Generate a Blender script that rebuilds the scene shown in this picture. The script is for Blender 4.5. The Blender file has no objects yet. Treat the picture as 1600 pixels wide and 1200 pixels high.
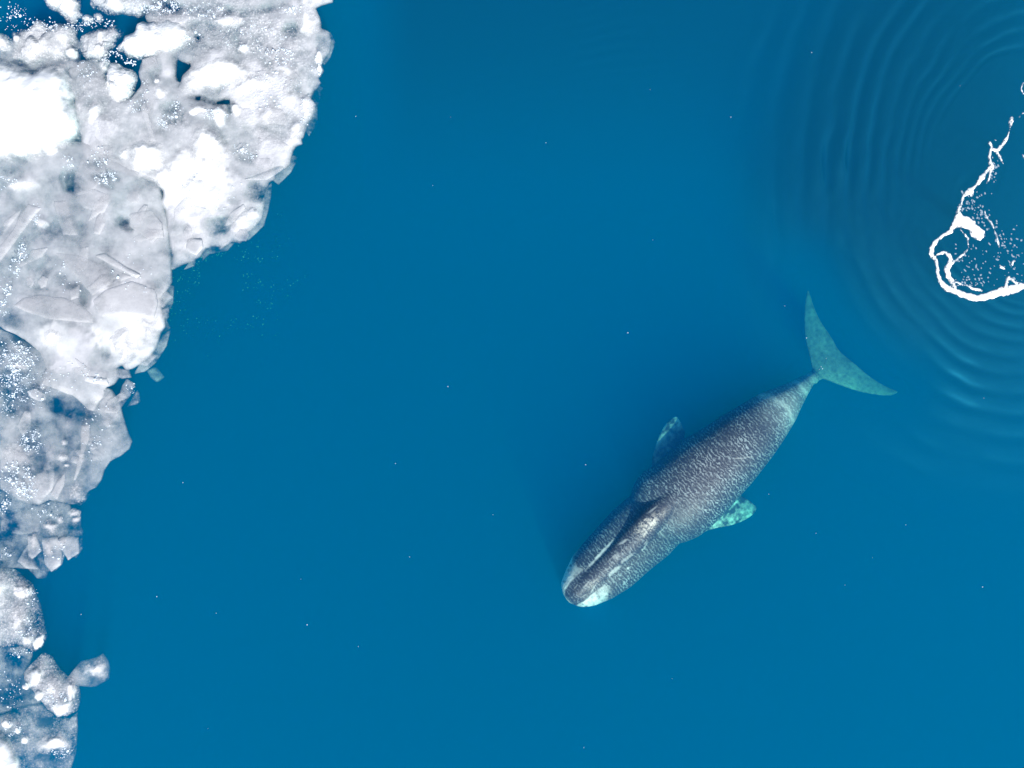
import bpy, math, random
import numpy as np
from mathutils import Vector

random.seed(7)
RNG = np.random.default_rng(11)
SC = bpy.context.scene
COL = SC.collection

# ------------------------------------------------------------------ camera
H = 34.0          # camera height above the sea, metres
PPM = 40.0        # photograph pixels per metre at the water surface
cam_d = bpy.data.cameras.new("camera")
cam = bpy.data.objects.new("camera", cam_d)
COL.objects.link(cam)
cam.location = (0, 0, H)
cam.rotation_euler = (0, 0, 0)
cam_d.sensor_width = 36.0
cam_d.lens = 36.0 * H / (1600.0 / PPM)
cam_d.clip_end = 6000.0
SC.camera = cam

# ------------------------------------------------------------------ sky and sun
SUN_AZ = Vector((0.36, -0.85)).normalized()      # towards the sun, on the ground plane
SUN_EL = math.radians(47)
world = bpy.data.worlds.new("World")
SC.world = world
world.use_nodes = True
wn = world.node_tree
bg = wn.nodes["Background"]
sky = wn.nodes.new("ShaderNodeTexSky")
sky.sky_type = 'NISHITA'
sky.sun_disc = False
sky.sun_elevation = SUN_EL
sky.sun_rotation = math.atan2(SUN_AZ.x, SUN_AZ.y)
wn.links.new(sky.outputs[0], bg.inputs[0])
bg.inputs[1].default_value = 0.10
sun_d = bpy.data.lights.new("sun", 'SUN')
sun_d.energy = 4.6
sun_d.angle = math.radians(0.6)
sun_d.color = (1.0, 0.98, 0.95)
sun = bpy.data.objects.new("sun", sun_d)
COL.objects.link(sun)
sdir = Vector((SUN_AZ.x * math.cos(SUN_EL), SUN_AZ.y * math.cos(SUN_EL), math.sin(SUN_EL)))
sun.rotation_euler = sdir.to_track_quat('Z', 'Y').to_euler()
sun.location = sdir * 80

vs = SC.view_settings
vs.view_transform = 'Standard'
vs.look = 'None'
vs.exposure = 0.25
vs.gamma = 1.0
vs.use_curve_mapping = False
cy = SC.cycles
cy.use_denoising = True
cy.denoiser = 'OPENIMAGEDENOISE'
cy.max_bounces = 6
cy.volume_bounces = 3
cy.transparent_max_bounces = 24
cy.caustics_reflective = False
cy.caustics_refractive = False


# ------------------------------------------------------------------ helpers
def P(px, py, z=0.0):
    """photograph pixel -> point at height z"""
    k = (H - z) / H / PPM
    return np.array([(px - 800.0) * k, (600.0 - py) * k, z])


def M2(px, py):
    return np.array([(px - 800.0) / PPM, (600.0 - py) / PPM])


def hash2(ix, iy, seed):
    ix = ix.astype(np.int64) & 0xffffffff
    iy = iy.astype(np.int64) & 0xffffffff
    h = (ix * 374761393 + iy * 668265263 + seed * 2147483647) & 0xffffffff
    h = ((h ^ (h >> 13)) * 1274126177) & 0xffffffff
    return ((h ^ (h >> 16)) & 0xffffff) / float(0xffffff)


def vnoise(x, y, seed=0):
    x = np.asarray(x, float); y = np.asarray(y, float)
    ix = np.floor(x); iy = np.floor(y)
    fx = x - ix; fy = y - iy
    fx = fx * fx * (3 - 2 * fx); fy = fy * fy * (3 - 2 * fy)
    a = hash2(ix, iy, seed); b = hash2(ix + 1, iy, seed)
    c = hash2(ix, iy + 1, seed); d = hash2(ix + 1, iy + 1, seed)
    return (a * (1 - fx) + b * fx) * (1 - fy) + (c * (1 - fx) + d * fx) * fy


def fbm(x, y, octv=4, seed=0):
    """about -1..1"""
    s = 0.0; a = 1.0; n = 0.0
    for o in range(octv):
        s = s + a * (vnoise(x, y, seed + 17 * o) * 2 - 1)
        n += a; a *= 0.5; x = x * 2.03 + 11.3; y = y * 2.03 - 7.1
    return s / n


def smooth(a, b, x):
    t = np.clip((x - a) / (b - a), 0, 1)
    return t * t * (3 - 2 * t)


def crag(pts, step=0.1, amp=0.06, freq=1.6, seed=0):
    """resample a closed outline (metres) and roughen it"""
    pts = np.asarray(pts, float)
    out = []
    n = len(pts)
    for i in range(n):
        a, b = pts[i], pts[(i + 1) % n]
        L = np.linalg.norm(b - a)
        k = max(1, int(L / step))
        nr = np.array([b[1] - a[1], -(b[0] - a[0])]) / max(L, 1e-6)
        for j in range(k):
            p = a + (b - a) * j / k
            f = fbm(np.array(p[0] * freq), np.array(p[1] * freq), 4, seed) * amp
            out.append(p + nr * f * min(1.0, L / 0.3))
    return np.array(out)


def sdf_poly(X, Y, poly):
    """signed distance, positive inside"""
    d2 = np.full(X.shape, 1e9)
    ins = np.zeros(X.shape, bool)
    n = len(poly)
    for i in range(n):
        ax, ay = poly[i]; bx, by = poly[(i + 1) % n]
        ex, ey = bx - ax, by - ay
        wx, wy = X - ax, Y - ay
        t = np.clip((wx * ex + wy * ey) / (ex * ex + ey * ey + 1e-12), 0, 1)
        d2 = np.minimum(d2, (wx - ex * t) ** 2 + (wy - ey * t) ** 2)
        if ay != by:
            c = ((ay > Y) != (by > Y)) & (X < (bx - ax) * (Y - ay) / (by - ay) + ax)
            ins ^= c
    d = np.sqrt(d2)
    return np.where(ins, d, -d)


def grid_solid(name, mat, X, Y, S, top, bot, attrs=None, parent=None, flare=0.0):
    """Closed solid over the region S > 0 of a regular grid. top/bot: height functions of (x, y, d)."""
    ny, nx = X.shape
    res = X[0, 1] - X[0, 0]
    gy, gx = np.gradient(S, res)
    gl = np.sqrt(gx * gx + gy * gy) + 1e-6
    ins = S > 0
    q = ins[:-1, :-1] | ins[1:, :-1] | ins[:-1, 1:] | ins[1:, 1:]
    # no vertex further out than 1.5 cells
    far = S < -1.5 * res
    q &= ~(far[:-1, :-1] | far[1:, :-1] | far[:-1, 1:] | far[1:, 1:])
    used = np.zeros(S.shape, bool)
    used[:-1, :-1] |= q; used[1:, :-1] |= q; used[:-1, 1:] |= q; used[1:, 1:] |= q
    mv = np.where(S < 0, -S / np.maximum(gl, 0.5), 0.0)
    Xm = X + gx / gl * mv
    Ym = Y + gy / gl * mv
    D = np.maximum(S, 0.0)
    idx = -np.ones(S.shape, int)
    idx[used] = np.arange(used.sum())
    x = Xm[used]; y = Ym[used]; d = D[used]
    nv = len(x)
    zt = top(x, y, d); zb = np.minimum(bot(x, y, d), zt - 0.01)
    fl = np.where(d <= 0, flare, 0.0)
    ox = x - (gx / gl)[used] * fl; oy = y - (gy / gl)[used] * fl
    V = np.concatenate([np.stack([x, y, zt], 1), np.stack([ox, oy, zb], 1)])
    i00 = idx[:-1, :-1][q]; i10 = idx[:-1, 1:][q]; i11 = idx[1:, 1:][q]; i01 = idx[1:, :-1][q]
    F = np.stack([i00, i10, i11, i01], 1)
    # boundary edges
    E = np.concatenate([F[:, [0, 1]], F[:, [1, 2]], F[:, [2, 3]], F[:, [3, 0]]])
    key = E[:, 0].astype(np.int64) * nv + E[:, 1]
    rev = E[:, 1].astype(np.int64) * nv + E[:, 0]
    B = E[~np.isin(key, rev)]
    W = np.stack([B[:, 1], B[:, 0], B[:, 0] + nv, B[:, 1] + nv], 1)
    allF = np.concatenate([F, F[:, ::-1] + nv, W])
    c = np.array([x.mean(), y.mean(), 0.0])
    me = bpy.data.meshes.new(name)
    me.from_pydata((V - c).tolist(), [], allF.tolist())
    me.polygons.foreach_set("use_smooth", np.ones(len(allF), bool))
    if attrs is not None:
        for an, fn in attrs.items():
            val = fn(x, y, d)
            val = np.broadcast_to(np.asarray(val, np.float32), x.shape)
            at = me.attributes.new(an, 'FLOAT', 'POINT')
            at.data.foreach_set("value", np.concatenate([val, val]).astype(np.float32))
    me.materials.append(mat)
    me.update()
    o = bpy.data.objects.new(name, me)
    COL.objects.link(o)
    if parent is not None:
        o.parent = parent
        pl = parent.location
        o.location = (c[0] - pl.x, c[1] - pl.y, c[2] - pl.z)
    else:
        o.location = c
    return o


def tag(o, label=None, cat=None, group=None, kind=None):
    if label: o["label"] = label
    if cat: o["category"] = cat
    if group: o["group"] = group
    if kind: o["kind"] = kind
    return o


def mat_new(name):
    m = bpy.data.materials.new(name)
    m.use_nodes = True
    nt = m.node_tree
    nt.nodes.clear()
    out = nt.nodes.new("ShaderNodeOutputMaterial")
    return m, nt, out


def N(nt, typ, **kw):
    n = nt.nodes.new(typ)
    for k, v in kw.items():
        if k.startswith("i_"):
            n.inputs[k[2:].replace("_", " ")].default_value = v
        else:
            setattr(n, k, v)
    return n


def math_n(nt, op, a, b=None, clamp=False):
    n = nt.nodes.new("ShaderNodeMath")
    n.operation = op
    n.use_clamp = clamp
    for i, v in enumerate((a, b)):
        if v is None: continue
        if isinstance(v, (int, float)): n.inputs[i].default_value = v
        else: nt.links.new(v, n.inputs[i])
    return n.outputs[0]


def remap(nt, v, a, b, c, d):
    n = nt.nodes.new("ShaderNodeMapRange")
    nt.links.new(v, n.inputs[0])
    for i, k in enumerate((a, b, c, d)):
        n.inputs[i + 1].default_value = k
    return n.outputs[0]


def mixc(nt, f, a, b):
    n = nt.nodes.new("ShaderNodeMix")
    n.data_type = 'RGBA'
    for sock, v in ((n.inputs[0], f), (n.inputs[6], a), (n.inputs[7], b)):
        if isinstance(v, (tuple, float, int)): sock.default_value = v
        else: nt.links.new(v, sock)
    return n.outputs[2]


# ------------------------------------------------------------------ materials
def make_sea():
    m, nt, out = mat_new("sea_water")
    sca = N(nt, "ShaderNodeVolumeScatter")
    # scattering coefficients per metre
    dens = 0.40
    sca.inputs["Color"].default_value = (0.000, 0.0725 / dens, 0.214 / dens, 1)
    sca.inputs["Density"].default_value = dens
    sca.inputs["Anisotropy"].default_value = 0.02
    ab = N(nt, "ShaderNodeVolumeAbsorption")
    da = 0.50
    ab.inputs["Color"].default_value = (0.0, 1 - 0.092 / da, 1 - 0.084 / da, 1)
    ab.inputs["Density"].default_value = da
    add = N(nt, "ShaderNodeAddShader")
    nt.links.new(sca.outputs[0], add.inputs[0])
    nt.links.new(ab.outputs[0], add.inputs[1])
    nt.links.new(add.outputs[0], out.inputs["Volume"])
    return m


def make_ice():
    m, nt, out = mat_new("sea_ice")
    L = nt.links.new
    geo = N(nt, "ShaderNodeNewGeometry")
    op = N(nt, "ShaderNodeAttribute", attribute_name="opac").outputs["Fac"]
    sn = N(nt, "ShaderNodeAttribute", attribute_name="snow").outputs["Fac"]
    n1 = N(nt, "ShaderNodeTexNoise", i_Scale=1.1, i_Detail=6.0, i_Roughness=0.65)
    n2 = N(nt, "ShaderNodeTexNoise", i_Scale=7.0, i_Detail=4.0, i_Roughness=0.7)
    v1 = N(nt, "ShaderNodeTexVoronoi", i_Scale=11.0)
    for n in (n1, n2, v1): L(geo.outputs["Position"], n.inputs["Vector"])
    a1 = remap(nt, n1.outputs["Fac"], 0.3, 0.7, -0.32, 0.32)
    a2 = remap(nt, n2.outputs["Fac"], 0.3, 0.7, -0.16, 0.16)
    a3 = remap(nt, v1.outputs["Distance"], 0.0, 0.45, 0.34, -0.06)
    gr = N(nt, "ShaderNodeAttribute", attribute_name="grain").outputs["Fac"]
    tn = N(nt, "ShaderNodeAttribute", attribute_name="tone").outputs["Fac"]
    fine = math_n(nt, 'MULTIPLY', math_n(nt, 'ADD', a2, a3), gr)
    var = math_n(nt, 'ADD', math_n(nt, 'MULTIPLY', a1, 0.8), fine)
    # variation fades where the ice is solid snow or nearly gone
    damp = math_n(nt, 'MULTIPLY', math_n(nt, 'SUBTRACT', 1.05, op), remap(nt, op, 0.02, 0.15, 0.0, 1.6))
    alpha = math_n(nt, 'ADD', op, math_n(nt, 'MULTIPLY', var, damp), clamp=True)
    cv = math_n(nt, 'ADD', math_n(nt, 'MULTIPLY', fine, 0.9), math_n(nt, 'MULTIPLY', a1, 0.3))
    tone = math_n(nt, 'ADD', math_n(nt, 'ADD', 0.40, tn), cv, clamp=True)
    icec = mixc(nt, tone, (0.28, 0.29, 0.33, 1), (0.82, 0.82, 0.845, 1))
    col = mixc(nt, sn, icec, (0.93, 0.93, 0.93, 1))
    bmp = N(nt, "ShaderNodeBump", i_Distance=0.06)
    L(math_n(nt, 'ADD', math_n(nt, 'MULTIPLY', gr, 0.55), 0.06), bmp.inputs["Strength"])
    hsum = math_n(nt, 'ADD', n2.outputs["Fac"], math_n(nt, 'MULTIPLY', v1.outputs["Distance"], -0.5))
    L(hsum, bmp.inputs["Height"])
    pr = N(nt, "ShaderNodeBsdfPrincipled")
    pr.inputs["Roughness"].default_value = 0.55
    pr.inputs["Specular IOR Level"].default_value = 0.25
    L(col, pr.inputs["Base Color"])
    L(bmp.outputs[0], pr.inputs["Normal"])
    tr = N(nt, "ShaderNodeBsdfTransparent")
    mx = N(nt, "ShaderNodeMixShader")
    L(alpha, mx.inputs[0]); L(tr.outputs[0], mx.inputs[1]); L(pr.outputs[0], mx.inputs[2])
    L(mx.outputs[0], out.inputs["Surface"])
    return m


def make_plain(name, col, rough=0.6):
    m, nt, out = mat_new(name)
    pr = N(nt, "ShaderNodeBsdfPrincipled")
    geo = N(nt, "ShaderNodeNewGeometry")
    nz = N(nt, "ShaderNodeTexNoise", i_Scale=14.0, i_Detail=3.0)
    nt.links.new(geo.outputs["Position"], nz.inputs["Vector"])
    c = mixc(nt, nz.outputs["Fac"], tuple(k * 0.9 for k in col) + (1,), tuple(min(1, k * 1.06) for k in col) + (1,))
    nt.links.new(c, pr.inputs["Base Color"])
    pr.inputs["Roughness"].default_value = rough
    nt.links.new(pr.outputs[0], out.inputs["Surface"])
    return m


def make_whale_mat():
    m, nt, out = mat_new("whale_skin")
    L = nt.links.new
    at = lambda n: N(nt, "ShaderNodeAttribute", attribute_name=n).outputs
    wp = at("wpos")["Vector"]
    pale = at("pale")["Fac"]
    blot = at("blotch")["Fac"]
    rid = at("ridge")["Fac"]
    # short wavy wrinkles running across the body
    dn = N(nt, "ShaderNodeTexNoise", i_Scale=2.6, i_Detail=3.0, i_Roughness=0.6)
    L(wp, dn.inputs["Vector"])
    vm = N(nt, "ShaderNodeVectorMath", operation='MULTIPLY_ADD')
    L(dn.outputs["Color"], vm.inputs[0])
    vm.inputs[1].default_value = (0.16, 0.22, 0.16)
    L(wp, vm.inputs[2])
    mp = N(nt, "ShaderNodeMapping")
    mp.inputs["Scale"].default_value = (9.6, 5.6, 5.6)
    L(vm.outputs[0], mp.inputs["Vector"])
    n1 = N(nt, "ShaderNodeTexNoise", i_Scale=1.0, i_Detail=1.0, i_Roughness=0.45, i_Distortion=0.7)
    L(mp.outputs[0], n1.inputs["Vector"])
    wv = N(nt, "ShaderNodeTexWave", wave_type='BANDS', bands_direction='X', i_Scale=2.5, i_Distortion=8.0, i_Detail=2.0, i_Detail_Scale=2.2, i_Detail_Roughness=0.6)
    L(vm.outputs[0], wv.inputs["Vector"])
    fine = math_n(nt, 'MULTIPLY', remap(nt, wv.outputs["Fac"], 0.35, 0.95, 0.0, 1.0), remap(nt, n1.outputs["Fac"], 0.38, 0.60, 0.15, 1.0))
    n2 = N(nt, "ShaderNodeTexNoise", i_Scale=0.9, i_Detail=4.0, i_Roughness=0.6)
    L(wp, n2.inputs["Vector"])
    big = remap(nt, n2.outputs["Fac"], 0.34, 0.62, 0.50, 1.0)
    wr = math_n(nt, 'MULTIPLY', math_n(nt, 'MULTIPLY', fine, big), rid, clamp=True)
    col = mixc(nt, wr, (0.046, 0.056, 0.088, 1), (0.35, 0.40, 0.43, 1))
    n3 = N(nt, "ShaderNodeTexNoise", i_Scale=3.2, i_Detail=5.0, i_Roughness=0.7)
    L(wp, n3.inputs["Vector"])
    n4 = N(nt, "ShaderNodeTexNoise", i_Scale=6.5, i_Detail=5.0, i_Roughness=0.7, i_Distortion=1.0)
    L(wp, n4.inputs["Vector"])
    bl = math_n(nt, 'MULTIPLY', remap(nt, n4.outputs["Fac"], 0.44, 0.60, 0.0, 1.0), blot, clamp=True)
    col = mixc(nt, bl, col, (0.62, 0.58, 0.52, 1))
    pl = math_n(nt, 'MULTIPLY', pale, remap(nt, n3.outputs["Fac"], 0.3, 0.6, 0.75, 1.1), clamp=True)
    col = mixc(nt, pl, col, (0.86, 0.85, 0.82, 1))
    tint = N(nt, "ShaderNodeMix", data_type='RGBA', blend_type='MULTIPLY')
    L(at("green_tint")["Fac"], tint.inputs[0]); L(col, tint.inputs[6]); tint.inputs[7].default_value = (0.5, 1.0, 0.72, 1)  # green tint, strongest on flukes, weaker on flippers and tail stock
    col = tint.outputs[2]
    bmp = N(nt, "ShaderNodeBump", i_Strength=0.5, i_Distance=0.04)
    L(n1.outputs["Fac"], bmp.inputs["Height"])
    pr = N(nt, "ShaderNodeBsdfPrincipled")
    pr.inputs["Roughness"].default_value = 0.45
    pr.inputs["Specular IOR Level"].default_value = 0.25
    L(col, pr.inputs["Base Color"])
    L(bmp.outputs[0], pr.inputs["Normal"])
    L(pr.outputs[0], out.inputs["Surface"])
    return m


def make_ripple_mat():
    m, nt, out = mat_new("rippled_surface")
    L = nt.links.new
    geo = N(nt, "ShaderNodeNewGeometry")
    fade = N(nt, "ShaderNodeAttribute", attribute_name="gloss_dim").outputs["Fac"]
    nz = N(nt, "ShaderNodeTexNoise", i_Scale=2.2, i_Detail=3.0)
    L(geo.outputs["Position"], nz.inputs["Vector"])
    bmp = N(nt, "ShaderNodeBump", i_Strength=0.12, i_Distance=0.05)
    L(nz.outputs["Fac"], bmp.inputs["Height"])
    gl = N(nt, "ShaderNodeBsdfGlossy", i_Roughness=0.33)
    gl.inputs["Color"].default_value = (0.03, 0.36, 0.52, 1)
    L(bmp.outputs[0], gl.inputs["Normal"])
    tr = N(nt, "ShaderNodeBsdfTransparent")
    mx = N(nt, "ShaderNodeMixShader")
    L(math_n(nt, 'MULTIPLY', 0.38, fade, clamp=True), mx.inputs[0])  # lossy mix: also paints a darkening onto the water below
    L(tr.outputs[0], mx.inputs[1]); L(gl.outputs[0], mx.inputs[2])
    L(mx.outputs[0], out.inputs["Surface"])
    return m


MAT_SEA = make_sea()
MAT_ICE = make_ice()
MAT_WHALE = make_whale_mat()
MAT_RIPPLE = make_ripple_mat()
def make_foam():
    m = make_plain("foam_white", (0.90, 0.93, 0.95), 0.8)
    nt = m.node_tree; L = nt.links.new
    out = [n for n in nt.nodes if n.type == 'OUTPUT_MATERIAL'][0]
    pr = [n for n in nt.nodes if n.type == 'BSDF_PRINCIPLED'][0]
    ins = N(nt, "ShaderNodeAttribute", attribute_name="inset").outputs["Fac"]
    geo = N(nt, "ShaderNodeNewGeometry")
    vo = N(nt, "ShaderNodeTexVoronoi", i_Scale=9.0)
    nz = N(nt, "ShaderNodeTexNoise", i_Scale=5.0, i_Detail=4.0)
    for n in (vo, nz): L(geo.outputs["Position"], n.inputs["Vector"])
    lace = math_n(nt, 'ADD', remap(nt, vo.outputs["Distance"], 0.1, 0.5, -0.05, 0.02), remap(nt, nz.outputs["Fac"], 0.35, 0.65, -0.05, 0.04))
    a = remap(nt, math_n(nt, 'ADD', ins, lace), -0.015, 0.04, 0.12, 1.0)
    tr = N(nt, "ShaderNodeBsdfTransparent"); mx = N(nt, "ShaderNodeMixShader")
    L(a, mx.inputs[0]); L(tr.outputs[0], mx.inputs[1]); L(pr.outputs[0], mx.inputs[2]); L(mx.outputs[0], out.inputs["Surface"])
    return m


MAT_FOAM = make_foam()
MAT_FOAM_BIT = make_plain("foam_bit", (0.70, 0.84, 0.98), 0.8)
MAT_FLECK = make_plain("murky_fleck", (0.30, 0.48, 0.40), 0.7)
MAT_CRUMB = make_plain("ice_crumb_white", (0.76, 0.85, 0.93), 0.6)

# ------------------------------------------------------------------ the sea
def build_sea():
    R, zb, zt = 2500.0, -60.0, 0.0
    V = [(-R, -R, zb), (R, -R, zb), (R, R, zb), (-R, R, zb), (-R, -R, zt), (R, -R, zt), (R, R, zt), (-R, R, zt)]
    F = [(0, 3, 2, 1), (4, 5, 6, 7), (0, 1, 5, 4), (1, 2, 6, 5), (2, 3, 7, 6), (3, 0, 4, 7)]
    me = bpy.data.meshes.new("sea")
    me.from_pydata(V, [], F)
    me.materials.append(MAT_SEA)
    o = bpy.data.objects.new("sea", me)
    COL.objects.link(o)
    tag(o, "deep clear blue sea water around whale and ice", "sea", kind="structure")


build_sea()

# ------------------------------------------------------------------ the whale
NOSE = np.array([893.0, 940.0]); TAIL = np.array([1273.0, 587.0])
AX = (TAIL - NOSE) / np.linalg.norm(TAIL - NOSE)
LA = np.array([-AX[1], AX[0]])            # towards lower right of the photograph


def to_st(p):
    p = np.asarray(p, float) - NOSE
    return np.stack([p @ AX, p @ LA], -1)


def from_st(s, t):
    return NOSE + s * AX + t * LA


BODY_L = to_st([(980, 790), (986, 769), (997, 748), (1006, 738), (1020, 730), (1046, 706), (1070, 687), (1100, 670), (1126, 652), (1160, 632),
                (1186, 616), (1210, 607), (1235, 597), (1254, 588), (1267, 581)])
BODY_R = to_st([(1055, 852), (1070, 846), (1090, 838), (1111, 822), (1135, 799), (1156, 774), (1174, 754), (1190, 734), (1210, 708), (1226, 684),
                (1244, 654), (1250, 640), (1260, 620), (1270, 602), (1279, 591)])
LIP_L = to_st([(889, 943), (880, 936), (876, 926), (876, 912), (884, 891), (895, 868), (913, 847), (936, 821), (957, 798), (980, 778), (996, 768), (1012, 766)])
LIP_R = to_st([(894, 947), (905, 949), (927, 947), (957, 935), (986, 917), (1015, 891), (1044, 868), (1060, 851), (1068, 838), (1074, 826)])
ROS_L = to_st([(889, 943), (882, 932), (883, 922), (890, 912), (902, 899), (917, 886), (933, 871), (950, 854), (967, 835), (980, 820), (992, 806), (1006, 790)])
ROS_R = to_st([(893, 945), (900, 946), (912, 940), (927, 927), (940, 917), (953, 905), (970, 888), (987, 873), (1002, 860), (1017, 845), (1030, 828), (1044, 818)])


def edge(tab, s):
    o = np.argsort(tab[:, 0])
    return np.interp(s, tab[o, 0], tab[o, 1])


def loft(ss, tl, tr, zt, zm, zb, pw=2.2, nseg=48):
    """rings in the lateral/vertical plane; zt top, zm height of the widest line, zb bottom"""
    V = []; F = []
    for i, s in enumerate(ss):
        c = 0.5 * (tl[i] + tr[i]); w = 0.5 * (tr[i] - tl[i])
        for k in range(nseg):
            a = 2 * math.pi * k / nseg
            ca, sa = math.cos(a), math.sin(a)
            e = 2.0 / pw
            x = math.copysign(abs(ca) ** e, ca); y = math.copysign(abs(sa) ** e, sa)
            z = zm[i] + (zt[i] - zm[i]) * y if y > 0 else zm[i] + (zm[i] - zb[i]) * y
            q = from_st(s, c + w * x)
            V.append(P(q[0], q[1], z))
    n = len(ss)
    for i in range(n - 1):
        for k in range(nseg):
            a = i * nseg + k; b = i * nseg + (k + 1) % nseg
            F.append((a, b, b + nseg, a + nseg))
    for i, flip in ((0, False), (n - 1, True)):
        ring = list(range(i * nseg, (i + 1) * nseg))
        F.append(tuple(ring if flip else ring[::-1]))
    return V, F


def fin(poly_px, zfun, thick, res=0.05):
    """flat lens-section paddle from a plan outline"""
    zc = float(np.mean([zfun(*p) for p in poly_px]))
    pts = np.array([P(p[0], p[1], zfun(*p))[:2] for p in poly_px])
    # rounded outline
    for _ in range(1):
        nx = np.roll(pts, -1, 0)
        pts = np.stack([pts * 0.75 + nx * 0.25, pts * 0.25 + nx * 0.75], 1).reshape(-1, 2)
    lo = pts.min(0) - 0.1; hi = pts.max(0) + 0.1
    X, Y = np.meshgrid(np.arange(lo[0], hi[0], res), np.arange(lo[1], hi[1], res))
    S = sdf_poly(X, Y, pts)
    k = (H - zc) / H / PPM
    zz = lambda x, y: np.vectorize(lambda a, b: zfun(a / k + 800, 600 - b / k))(x, y)
    o = grid_solid("tmp", MAT_WHALE, X, Y, S,
                   lambda x, y, d: zz(x, y) + 0.03 + thick * np.minimum(1, d / 0.5) ** 0.7,
                   lambda x, y, d: zz(x, y) - 0.03 - thick * np.minimum(1, d / 0.5) ** 0.7)
    V = [tuple(np.array(v.co) + np.array(o.location)) for v in o.data.vertices]
    F = [tuple(p.vertices) for p in o.data.polygons]
    me = o.data
    bpy.data.objects.remove(o); bpy.data.meshes.remove(me)
    return V, F


FLUKE = [(1262, 449), (1258, 466), (1256, 490), (1256, 520), (1262, 547), (1268, 570), (1268, 584), (1262, 596), (1274, 602), (1282, 592),
         (1292, 594), (1309, 601), (1337, 611), (1361, 616), (1384, 619), (1398, 617), (1405, 611), (1388, 605), (1371, 596), (1354, 584),
         (1337, 569), (1322, 557), (1310, 547), (1299, 526), (1282, 502), (1272, 480), (1266, 460)]
FLIP_L = [(1060, 722), (1022, 738), (1017, 724), (1022, 702), (1030, 678), (1041, 660), (1051, 652), (1055, 650), (1059, 652), (1064, 660), (1069, 671), (1071, 675), (1070, 680), (1068, 692), (1078, 706)]
FLIP_R = [(1112, 788), (1150, 768), (1159, 775), (1170, 781), (1180, 789), (1183, 793), (1181, 799), (1175, 806), (1160, 815), (1140, 822), (1118, 825), (1096, 832), (1090, 812)]


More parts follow.
